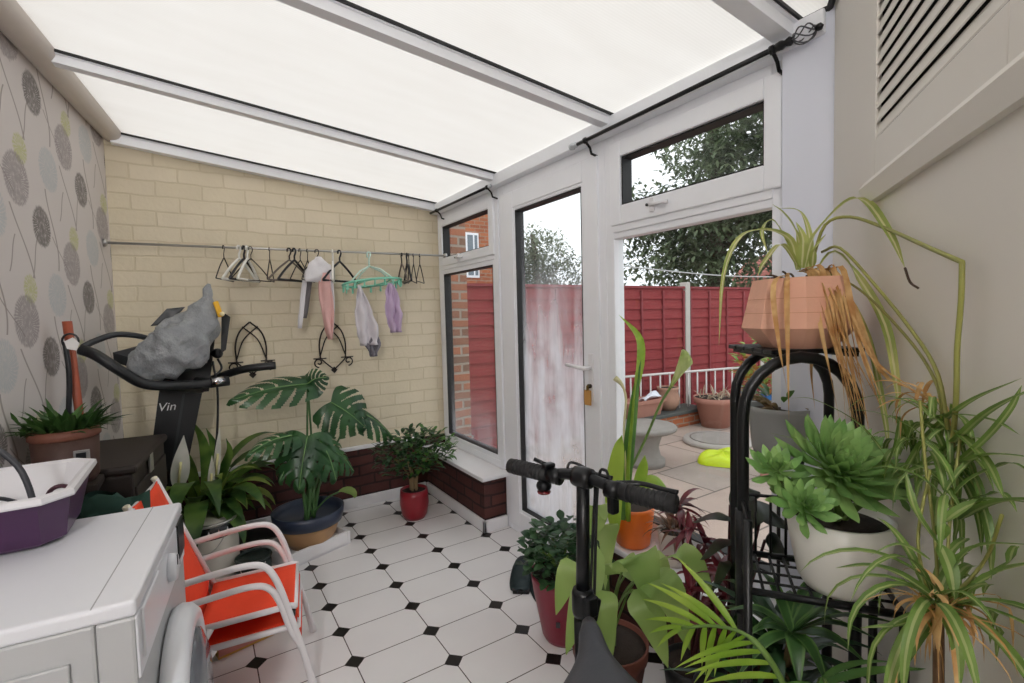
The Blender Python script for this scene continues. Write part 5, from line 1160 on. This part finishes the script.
mb.tube([S0+bq*DP+V((0, 0, .135)), S0+bq*DP+e_*.14+V((0, 0, .135))], .004, 6)
for k in range(1, 5): mb.tube([S0+bq*DP+e_*.03*k, S0+bq*DP+e_*.03*k+V((0, 0, .135))], .003, 6)
mb.build('side_grid', MBLACKM, ws_)
ae = thing('succulent', 'large green rosette succulent overflowing a smooth white pot', 'plant', at(838, 585, .955))
AQ = at(838, 585, .955); AQ = V((AQ.x, AQ.y, zs+.0035)); ae.location = AQ; XF[ae.name] = Matrix.Translation(AQ)
pot(ae, AQ, [(.052, 0), (.060, .004), (.070, .02), (.086, .10), (.091, .145)], M('smooth white pot', 'e7e5dd', .35, var=.02))
def rosette(c, rad, n, nd, par, wd=.25, mat=L_SUC):
    c = V(c); nd = V(nd).normalized(); q = V((0, 0, 1)).rotation_difference(nd); mb = MB()
    for k in range(n):
        f = k/(n-1); a = k*2.39996; el = 1.35-1.35*f**.8; l = rad*(.35+.65*f**.7)
        pts = [c+q @ (p-V((0, 0, 0))) for p in arc((0, 0, .01*(1-f)), a, el, l, -.35, 7)]
        tmp = pts[1]-pts[0]; sd = (q @ V((-math.sin(a), math.cos(a), 0)))
        mb.leaf(pts, rad*wd*(.7+.3*f), 'spoon', .3, sd)
    return mb.build('rosette', mat, par)
KA = (AQ-V((0, 0, CAM_H))).dot(CF)
ap = lambda u, v, d=0.: at(u, v, KA+d)
toc = -CF
rosette(ap(836, 472, -.03), .13, 90, V((0, 0, 1))+toc*.75, ae, .19)
rosette(ap(803, 508, -.10), .062, 36, V((0, 0, .7))+toc, ae); rosette(ap(776, 473, -.03), .065, 34, V((-.3, 0, 1))+toc*.5, ae); rosette(ap(893, 488, -.05), .055, 30, V((.2, 0, .8))+toc, ae); rosette(ap(862, 455, .05), .07, 30, V((.2, 0, 1))+toc*.4, ae); rosette(ap(790, 495, .0), .055, 26, V((-.4, .2, .7))+toc*.5, ae)
mb = MB()
for (u, v, d) in ((836, 478, -.02), (803, 512, -.08), (778, 480, -.02), (892, 494, -.04), (862, 462, .05), (790, 498, 0)): mb.tube(curve([AQ+V((0, 0, .13)), (AQ+V((0, 0, .16))+ap(u, v, d))/2, ap(u, v, d)], 8), .008, 8)
mb.build('stem', MSTEM, ae)
# ---------------- spider plant in front on the right
sq = thing('tall_plant_stool', 'tall slim black stool carrying the trailing spider plant at the right edge', 'stool', (.765, .20, 0))
SQ = at(940, 660, .60); SQ = V((SQ.x, SQ.y, 0)); sq.location = SQ; XF[sq.name] = Matrix.Translation(SQ)
MB().lathe([(.06, .705), (.06, .72)], SQ, 24).build('seat', MBLACKM, sq)
for k in range(3):
    a = k*2*PI/3+.4; MB().tube([SQ+V((.05*math.cos(a), .05*math.sin(a), .708)), SQ+V((.075*math.cos(a), .075*math.sin(a), 0))], .008, 8).build('leg', MBLACKM, sq)
s2 = thing('spider_plant', 'trailing variegated spider plant in the bottom right corner against the cream wall', 'plant', SQ+V((0, 0, .72)))
pot(s2, SQ+V((0, 0, .72)), [(.04, 0), (.052, .10), (.055, .12)], M('brown plastic pot', '6b4a38', .6))
cr = atw(938, 606, .61)
MB().tube(curve([SQ+V((0, 0, .82)), (SQ+V((0, 0, .82))+cr)/2+V((0, 0, .03)), cr], 8), .006, 8).build('crown', M('brown crown', '6d5136', .9, var=.3, bump=.4), s2)
plantlet(cr, 24, .17, 51, s2, w=.011, name='foliage'); plantlet(at(952, 500, .64), 14, .14, 52, s2, w=.010, name='plantlet')
plantlet(cr, 18, .07, 53, s2, L_DRY, .007, name='dry_leaves')
mb = MB()
for pts, w in (([(938, 600, .61), (900, 575, .64), (870, 566, .68), (835, 568, .70)], .016), ([(940, 606, .61), (910, 650, .60), (893, 683, .60), (880, 710, .6)], .018), ([(945, 606, .61), (980, 625, .58), (1015, 660, .56), (1040, 700, .55)], .018), ([(945, 600, .61), (975, 585, .58), (1005, 570, .56), (1050, 560, .54)], .016), ([(945, 596, .61), (960, 560, .6), (985, 545, .58), (1040, 545, .56)], .016), ([(940, 606, .6), (955, 640, .57), (960, 690, .56)], .015), ([(940, 545, .62), (950, 570, .6), (955, 600, .59)], .018), ([(938, 545, .62), (915, 510, .64), (905, 470, .66)], .012), ([(930, 560, .62), (900, 545, .64), (870, 555, .66)], .010), ([(942, 540, .62), (948, 520, .61), (985, 500, .6), (1045, 505, .58)], .016), ([(950, 610, .61), (985, 600, .58), (1040, 615, .55)], .014), ([(935, 610, .6), (900, 625, .61), (860, 628, .63)], .012)):
    mb.leaf(curve([atw(*p) for p in pts], 16), w, 'strap', .35, None)
foli(s2, mb, L_SPD, 'long_leaves')
mb = MB(); r = random.Random(77)
for k in range(46):
    p = cr+V((r.uniform(-.03, .03), r.uniform(-.02, .02), r.uniform(-.02, .02))); mb.leaf(arc(p, r.uniform(0, 2*PI), r.uniform(-1.2, .6), r.uniform(.05, .12), r.uniform(.5, 1.8), 7), r.uniform(.002, .005), 'strap', .3)
foli(s2, mb, L_DRY, 'dry_strands')
for i, pts in enumerate(([(938, 600, .61), (935, 540, .64), (925, 460, .68), (920, 400, .7)], [(945, 600, .61), (950, 520, .64), (960, 440, .67)], [(950, 600, .61), (985, 560, .62), (1002, 515, .63)], [(930, 600, .62), (918, 540, .65), (930, 470, .67)])):
    MB().tube(curve([atw(*p) for p in pts], 14), .002, 6).build('runner', MR, s2)
# ================================================================== garden
ZG = -.12
def m_patio():
    t = NT('patio slabs'); s = t.sep(t.pos()); v = t.comb(s[0], s[1])
    b = t.n('ShaderNodeTexBrick'); t.l(v, b.inputs[0]); b.inputs['Color1'].default_value = lin('b9a69a'); b.inputs['Color2'].default_value = lin('a49a92'); b.inputs['Mortar'].default_value = lin('6d655e')
    b.inputs['Scale'].default_value = 1; b.inputs['Mortar Size'].default_value = .008; b.inputs['Brick Width'].default_value = .62; b.inputs['Row Height'].default_value = .6; b.offset = .35
    k = t.n('ShaderNodeMix', data_type='RGBA', blend_type='MULTIPLY'); k.inputs[0].default_value = .6
    t.l(b.outputs[0], k.inputs[6]); t.l(t.mix(t.noise(t.pos(), 3, 6, .6), (.55, .55, .57, 1), (1.3, 1.25, 1.2, 1)), k.inputs[7])
    return t.done(t.bsdf(k.outputs[2], .6, 0, None, .4))
struct('patio', MB().box2((1.76, -6, ZG-.1), (40, 30, ZG)), m_patio())
struct('trim_4', MB().box2((XR+.065, .6, ZG-.05), (XR+.26, YB+.1, -.012), .004), M('concrete step', '9a958e', .8))
struct('wall_garden', MB().box2((1.702, YB+.03, ZG), (1.90, YB+.16, 2.5)), MPIER)
# fence: posts and panels
FA, FB = V((1.2, 4.64, ZG)), V((9.4, 4.43, ZG)); fd = (FB-FA).normalized(); fn_ = V((-fd.y, fd.x, 0))
pp = 5.90; fps = [pp+1.83*k*fd.x for k in range(-3, 3)]
MFEN = []
def m_fence():
    t = NT('red stained lap boards'); o = t.pos(); s = t.sep(o)
    g = t.noise(t.comb(t.math('MULTIPLY', s[0], 1.5), t.math('MULTIPLY', s[2], 22.), s[1]), 2, 4)
    return t.done(t.bsdf(t.mix(g, lin('762b2f'), lin('9c4444')), .8, 0, t.bump(g, .3, .005), .3))
MFE = m_fence(); MCON = M('pale concrete post', 'b9b5ae', .85, var=.06, scale=10)
def fpt(x, z=0., o=0.): return FA+fd*((x-FA.x)/fd.x)+V((0, 0, z))+fn_*o
ang = math.atan2(fd.y, fd.x)
fp0 = thing('fence_post', 'pale concrete fence post between the two red panels in the big window', 'fence post', fpt(fps[3]), ang)
MB().box2((-.05, -.055, 0), (.05, .055, 1.90), .008).build('shaft', MCON, fp0, False)
for i, x in enumerate(fps):
    if i not in (2, 4): continue
    c = copy_tree(fp0); c.location = fpt(x); c['group'] = 'concrete fence posts'
    c['label'] = ['concrete fence post hidden behind the brick pier', 'concrete fence post by the brick pier in the narrow window', 'concrete fence post in line with the frame between the door and the big window', '', 'concrete fence post behind the terracotta planter', 'concrete fence post furthest right behind the stand'][i]
fp0['group'] = 'concrete fence posts'
pn = thing('lap_fence', 'red stained lap fence panel left of the pale post in the big window', 'fence panel', fpt((fps[2]+fps[3])/2), ang)
mb = MB(); W2_ = .855
for k in range(12):
    z = .16+.137*k; mb.prism([(-W2_, -.012, z), (-W2_, -.036, z), (-W2_, -.014, z+.15), (-W2_, -.004, z+.15)], (2*W2_, 0, 0))
mb.build('boards', MFE, pn, False)
for k in range(5): MB().box((-W2_+.02+k*(2*W2_-.04)/4, -.044, .97), (.03, .016, 1.62)).build('batten', M('red stained batten', '85383c', .8, var=.15), pn, False)
MB().box((0, -.02, 1.825), (2*W2_, .06, .03)).build('capping', M('red stained batten', '85383c'), pn, False); MB().box((0, -.01, .075), (2*W2_, .04, .15)).build('gravel_board', MFE, pn, False)
for i in range(5):
    if i in (0, 2): continue
    c = copy_tree(pn); c.location = fpt((fps[i]+fps[i+1])/2); c['group'] = 'red fence panels'
    c['label'] = ['red lap fence panel nearest the brick pier, seen through the narrow window', 'red lap fence panel seen through both the narrow window and the misted door', '', 'red lap fence panel right of the pale post in the big window', 'red lap fence panel behind the terracotta planter'][i]
pn['group'] = 'red fence panels'
# railing
rl_ = thing('railing', 'low white metal railing in front of the red fence', 'railing', (5.2, 4.3, ZG))
ra, rb_ = V((4.0, 4.48, 0)), V((6.55, 3.95, 0)); MWR = M('white railing paint', 'd3cfcc', .5, var=.05)
MB().tube([ra+V((0, 0, .555)), rb_+V((0, 0, .555))], .016, 8).build('top_rail', MWR, rl_); MB().tube([ra+V((0, 0, .02)), rb_+V((0, 0, .02))], .012, 8).build('bottom_rail', MWR, rl_)
for k in range(18):
    p = ra+(rb_-ra)*(k/17); MB().tube([p+V((0, 0, ZG if k % 6 == 0 else .02)), p+V((0, 0, .555))], .011, 8).build('bar', MWR, rl_)
# raised bed
rbd = thing('raised_bed', 'low red brick garden wall with dark slate coping under the troughs', 'garden wall', (4.9, 4.2, ZG))
MB().box2((4.0, 4.02, ZG), (5.62, 4.34, .045)).build('brickwork', MORB, rbd); MB().box2((3.98, 3.99, .045), (5.66, 4.36, .085), .006).build('coping', M('dark slate coping', '4d5250', .6, var=.2), rbd)
rb2 = thing('brick_plinth', 'short red brick plinth behind the big flowerpot', 'garden wall', (6.3, 4.1, ZG)); MB().box2((5.95, 3.72, ZG), (6.9, 3.9, .03)).build('brickwork', MORB, rb2); MB().box2((5.93, 3.70, .03), (6.92, 3.92, .065), .005).build('coping', MATS['dark slate coping'], rb2)
MTC2 = M('weathered terracotta', 'a9796a', .85, var=.15, scale=8, bump=.15)
tg = thing('trough', 'terracotta trough with a white sheet in it on the slate coping', 'planter', (4.55, 4.16, .085))
mb = MB()
ring_mesh(mb, [[V((x*sx, y*sy, z)) for x, y in ((1, -1), (1, 1), (-1, 1), (-1, -1))] for sx, sy, z in ((.27, .09, 0), (.31, .115, .16), (.335, .135, .165), (.335, .135, .205), (.30, .11, .205), (.29, .10, .17))]); mb.build('body', MTC2, tg, False)
ws2 = MB().sheet([[V((4.58+.06*i, 4.10+.03*j, .27+.03*math.sin(i*.9+j)+.012*i)) for j in range(5)] for i in range(6)], .01)
solo('plastic_sheet', ws2, M('white plastic sheet', 'dfe3ec', .5), 'crumpled white sheet lying in the terracotta trough', 'sheet', (4.7, 4.16, .26))
def gpot(nm, lab, loc, prof, mat, grp=None):
    t = thing(nm, lab, 'flowerpot', loc, 0, grp); pot(t, loc, prof, mat); return t
gpot('urn', 'rounded terracotta urn beside the trough on the coping', V((5.12, 4.2, .085)), [(.09, 0), (.14, .08), (.155, .16), (.12, .25), (.135, .27), (.14, .30)], M('pale terracotta urn', 'b08a76', .85, var=.1))
bpot = gpot('flowerpot', 'big weathered terracotta flowerpot on the paving right of the brick bed', V((5.55, 3.80, ZG)), [(.17, 0), (.235, .30), (.26, .31), (.265, .38)], MTC2)
mb = MB(); r = random.Random(2)
for k in range(40):
    az = r.uniform(0, 2*PI); mb.leaf(arc(V((5.55, 3.80, .25))+V((r.uniform(-.18, .18), r.uniform(-.18, .18), 0)), az, r.uniform(.3, 1.4), r.uniform(.06, .2), .5, 5), .02, 'lance', .3)
foli(bpot, mb, leafmat('pale dry sprigs', 'b7a48e', 'c9b9a0'))
gpot('flowerpot', 'square grey flowerpot on the brick plinth by the railing', V((6.22, 3.81, .065)), [(.12, 0), (.15, .22), (.155, .25)], M('blue grey pot', '7c858a', .7))
tb = thing('stone_table', 'round grey stone bird table on a stubby pedestal, left in the big window', 'bird table', (3.62, 3.25, ZG))
TP_ = V((3.62, 3.25, 0)); MST = M('weathered stone', '8f8a84', .9, var=.2, scale=8, bump=.3)
MB().lathe([(0, .21), (.26, .21), (.30, .23), (.305, .255), (.29, .27), (0, .262)], TP_, 32).build('slab', MST, tb); MB().lathe([(.19, ZG), (.19, -.06), (.15, -.03), (.13, .06), (.16, .16), (.20, .21)], TP_, 24).build('pedestal', MST, tb)
sl = thing('round_slab', 'pale round paving slab lying on the patio', 'slab', (4.85, 3.3, ZG)); MB().lathe([(0, 0), (.36, 0), (.37, .02), (.35, .05), (0, .05)], V((4.85, 3.3, ZG)), 36).build('disc', M('pale stone disc', 'a8a39d', .9, var=.1), sl); MB().lathe([(.28, .05), (.29, .055), (.27, .055)], V((4.85, 3.3, ZG)), 36).build('ring', MST, sl)
yb_ = thing('garden_bag', 'bright yellow-green bag lying flat on the patio behind the stand', 'bag', (4.3, 2.85, ZG))
rows = []
for i in range(9):
    q = i/8; row = []
    for j in range(25):
        a = 2*PI*(j % 24)/24; rr = math.sin(q*PI/2)**.5*.27; row.append(V((4.3+rr*math.cos(a)*(1+.12*math.sin(3*a)), 2.85+rr*math.sin(a)*.8, ZG+.002+.085*(1-q**2)*(1+.2*math.sin(a*4)))))
    rows.append(row)
MB().sheet(rows).build('body', M('lime yellow bag', 'c5dd1e', .5, var=.1), yb_)
# leafy pots by the white post, seen through the arch
lp = thing('leafy_pot', 'leafy green and russet plant in a blue pot outside, seen through the arch', 'plant', (4.2, 2.25, .36))
pot(lp, V((4.2, 2.25, .36)), [(.11, 0), (.14, .2), (.15, .28)], M('bright blue pot', '2f6cae', .4, var=.1))
pln = thing('garden_pedestal', 'short stone pedestal outside under the blue flowerpot', 'pedestal', (4.2, 2.25, ZG)); MB().lathe([(.15, 0), (.15, .05), (.11, .08), (.10, .38), (.15, .43), (.15, .475)], V((4.2, 2.25, ZG)), 20).build('column', M('terracotta pedestal', 'a8796a', .85, var=.15), pln); shrub_leaves((4.2, 2.3, .86), (.34, .3, .3), 260, .10, .05, leafmat('garden leaf', '5d8a3c', 'a3b560'), lp, 12); shrub_leaves((4.05, 2.35, .78), (.22, .2, .25), 90, .10, .05, leafmat('russet leaf', '9a5a35', 'b98a45'), lp, 13)
jg = thing('garden_jug', 'pale blue glazed jug outside the narrow window', 'jug', (2.15, 4.35, ZG))
JP = V((2.15, 4.35, ZG)); MB().lathe([(0, 0), (.09, 0), (.115, .06), (.10, .13), (.05, .18), (.045, .25), (.055, .28), (.04, .28)], JP+V((0, 0, .28)), 24).build('body', M('pale blue glaze', 'a9b9cc', .25, var=.1), jg); MB().lathe([(.13, 0), (.13, .27), (.15, .28), (0, .28)], JP, 20).build('stone_base', MST, jg)
# neighbouring houses
hs = thing('brick_house', 'orange brick house beyond the fence with a white framed window', 'house', (4.4, 9.5, ZG))
MB().box2((2.2, 8.7, ZG), (5.35, 13, 6.2)).build('wall', MORB, hs); wf = MB().box2((4.56, 8.66, 2.15), (4.86, 8.71, 3.05), .01).build('window_frame', MUPVC, hs); MB().box2((4.60, 8.65, 2.2), (4.72, 8.665, 3.0)).build('pane', M('dark window pane', '6f7c86', .1), wf); MB().box2((4.76, 8.65, 2.2), (4.82, 8.665, 3.0)).build('pane', MATS['dark window pane'], wf)
MB().prism([(2.0, 8.4, 6.2), (5.6, 8.4, 6.2), (5.6, 10.8, 8.2), (2.0, 10.8, 8.2)], (0, .1, .1)).build('roof', M('brown roof tiles', '6b4a40', .8, var=.2), hs)
h2 = thing('red_house', 'distant red brick gable behind the big tree', 'house', (20.5, 12.2, ZG))
MB().prism([(20.6, 11.5, ZG), (22.0, 10.6, ZG), (22.0, 10.6, 3.0), (21.3, 11.05, 3.9), (20.6, 11.5, 3.0)], (2, 3, 0)).build('wall', M('pinkish brick', 'a5655a', .85, var=.1), h2)
# trees
def tree(name, lab, base, h, tr_r, blobs, n, lf, mat, seed, rnd_=.5):
    t = thing(name, lab, 'tree', base, 0, 'trees beyond the fence'); base = V(base); r = random.Random(seed)
    MB().tube(curve([base, base+V((.1, 0, h*.4)), base+V((0, .1, h*.85))], 10), [tr_r]*5+[tr_r*.5]*6, 8).build('trunk', M('grey bark', '5b5348', .9, var=.2), t)
    br = MB(); mb = MB()
    for (c, rad) in blobs:
        c = base+V(c); br.tube(curve([base+V((0, .05, h*.35)), (base+V((0, 0, h*.5))+c)/2, c], 8), tr_r*.3, 6)
        for k in range(int(n*rad[0]*rad[1]*rad[2])+20):
            d = V((r.gauss(0, 1), r.gauss(0, 1), r.gauss(0, 1))).normalized()*(r.random()**rnd_); p = c+V((d.x*rad[0], d.y*rad[1], d.z*rad[2]))
            if noise.noise(p*1.1+V((seed, 0, 0))) < -.30: continue
            az = r.uniform(0, 2*PI); mb.leaf(arc(p, az, r.uniform(-.9, .5), lf*r.uniform(.6, 1.3), .6, 2), lf*.42, 'oval', .2)
    br.build('branches', MATS['grey bark'], t); mb.build('foliage', mat, t)
LT1 = leafmat('tree leaf', '4a5a42', '7b8a68', scale=1.5, rough=.6); LT2 = leafmat('grey green tree leaf', '66765f', '94a184', scale=1.5, rough=.6)
tree('tree', 'big dark spreading tree beyond the fence filling the big window', (12.6, 8.6, ZG), 9, .3, [((-.5, .3, 3.2), (2.6, 2.2, 1.7)), ((.8, -1.0, 4.5), (3.0, 2.2, 2.0)), ((1.6, -2.0, 6.6), (3.2, 2.2, 2.0)), ((-1.4, 1.4, 4.2), (1.5, 1.4, 1.2)), ((3.4, -3.6, 4.2), (2.4, 2.2, 2.6)), ((.2, .0, 6.1), (2.0, 1.8, 1.3)), ((3.5, -3.5, 7.6), (2.5, 2.0, 1.8)), ((.2, .2, 1.6), (1.8, 1.5, 1.0))], 700, .24, LT1, 1, .8)
tree('tree', 'rounded grey-green tree behind the misted door glass', (8.3, 11.5, ZG), 4.5, .15, [((0, 0, 2.9), (1.25, 1.1, 1.3)), ((-.9, .5, 2.4), (.9, .8, 1.2)), ((.9, -.5, 2.2), (.9, .8, 1.0)), ((0, 0, 1.6), (1.5, 1.0, 1.0))], 2200, .16, LT2, 2)
tree('tree', 'thin-crowned tree against the sky at the upper left of the door glass', (6.3, 11.0, ZG), 6, .1, [((0, 0, 4.1), (.42, .4, 1.3)), ((.1, 0, 2.6), (.6, .5, 1.1))], 2600, .15, LT2, 5)
wl = MB().tube(curve([V((4.2, 4.3, 1.95)), V((6.4, 4.2, 1.86)), V((9.0, 4.2, 1.90))], 16), .008, 6)
solo('washing_line', wl, M('pale washing line', 'b9bcbb', .5), 'thin pale washing line above the red fence', 'line', (4.2, 4.3, 1.9))
for k, x in enumerate((4.2, 9.0)): wl_ = MB().tube([(x, 4.3 if k == 0 else 4.2, ZG), (x, 4.3 if k == 0 else 4.2, 1.97)], .02, 8).build('line_post', MCON, bpy.data.objects['washing_line']); wl_.matrix_parent_inverse = Matrix.Translation(-V(bpy.data.objects['washing_line'].location))
# ================================================================== light: an overcast sky and an added fill lamp
w = bpy.data.worlds.new('overcast sky'); scene.world = w; w.use_nodes = True; nt = w.node_tree; nt.nodes.clear()
o = nt.nodes.new('ShaderNodeOutputWorld'); bgn = nt.nodes.new('ShaderNodeBackground'); tc = nt.nodes.new('ShaderNodeTexCoord'); sx = nt.nodes.new('ShaderNodeSeparateXYZ'); mr = nt.nodes.new('ShaderNodeMapRange'); mx = nt.nodes.new('ShaderNodeMix'); mx.data_type = 'RGBA'
nt.links.new(tc.outputs['Generated'], sx.inputs[0]); nt.links.new(sx.outputs[2], mr.inputs[0]); mr.inputs[1].default_value = -.1; mr.inputs[2].default_value = .9
nt.links.new(mr.outputs[0], mx.inputs[0]); mx.inputs[6].default_value = (.88, .92, .98, 1); mx.inputs[7].default_value = (1.0, 1.0, 1.02, 1)
nt.links.new(mx.outputs[2], bgn.inputs[0]); bgn.inputs[1].default_value = 1.12; nt.links.new(bgn.outputs[0], o.inputs[0])
la = bpy.data.lights.new('added_fill_light', 'AREA'); la.shape = 'DISK'; la.size = 1.1; la.energy = 185; la.color = (1, .985, .985)  # added lamp behind the viewer, lifts the room; no such fitting is seen
lo = bpy.data.objects.new('added_fill_light', la); col.objects.link(lo); lo.location = (-.75, -1.1, 2.2); lo.rotation_euler = (Vector((.75, 2.2, .3))-Vector(lo.location)).to_track_quat('-Z', 'Y').to_euler()
vs = scene.view_settings; scene.display_settings.display_device = 'sRGB'; vs.view_transform = 'Standard'; vs.look = 'None'; vs.exposure = .5; vs.gamma = 1; vs.use_curve_mapping = False
cy_ = scene.cycles; cy_.max_bounces = 10; cy_.diffuse_bounces = 6; cy_.glossy_bounces = 3; cy_.transmission_bounces = 6; cy_.transparent_max_bounces = 12; cy_.caustics_reflective = False; cy_.caustics_refractive = False; cy_.sample_clamp_indirect = 6
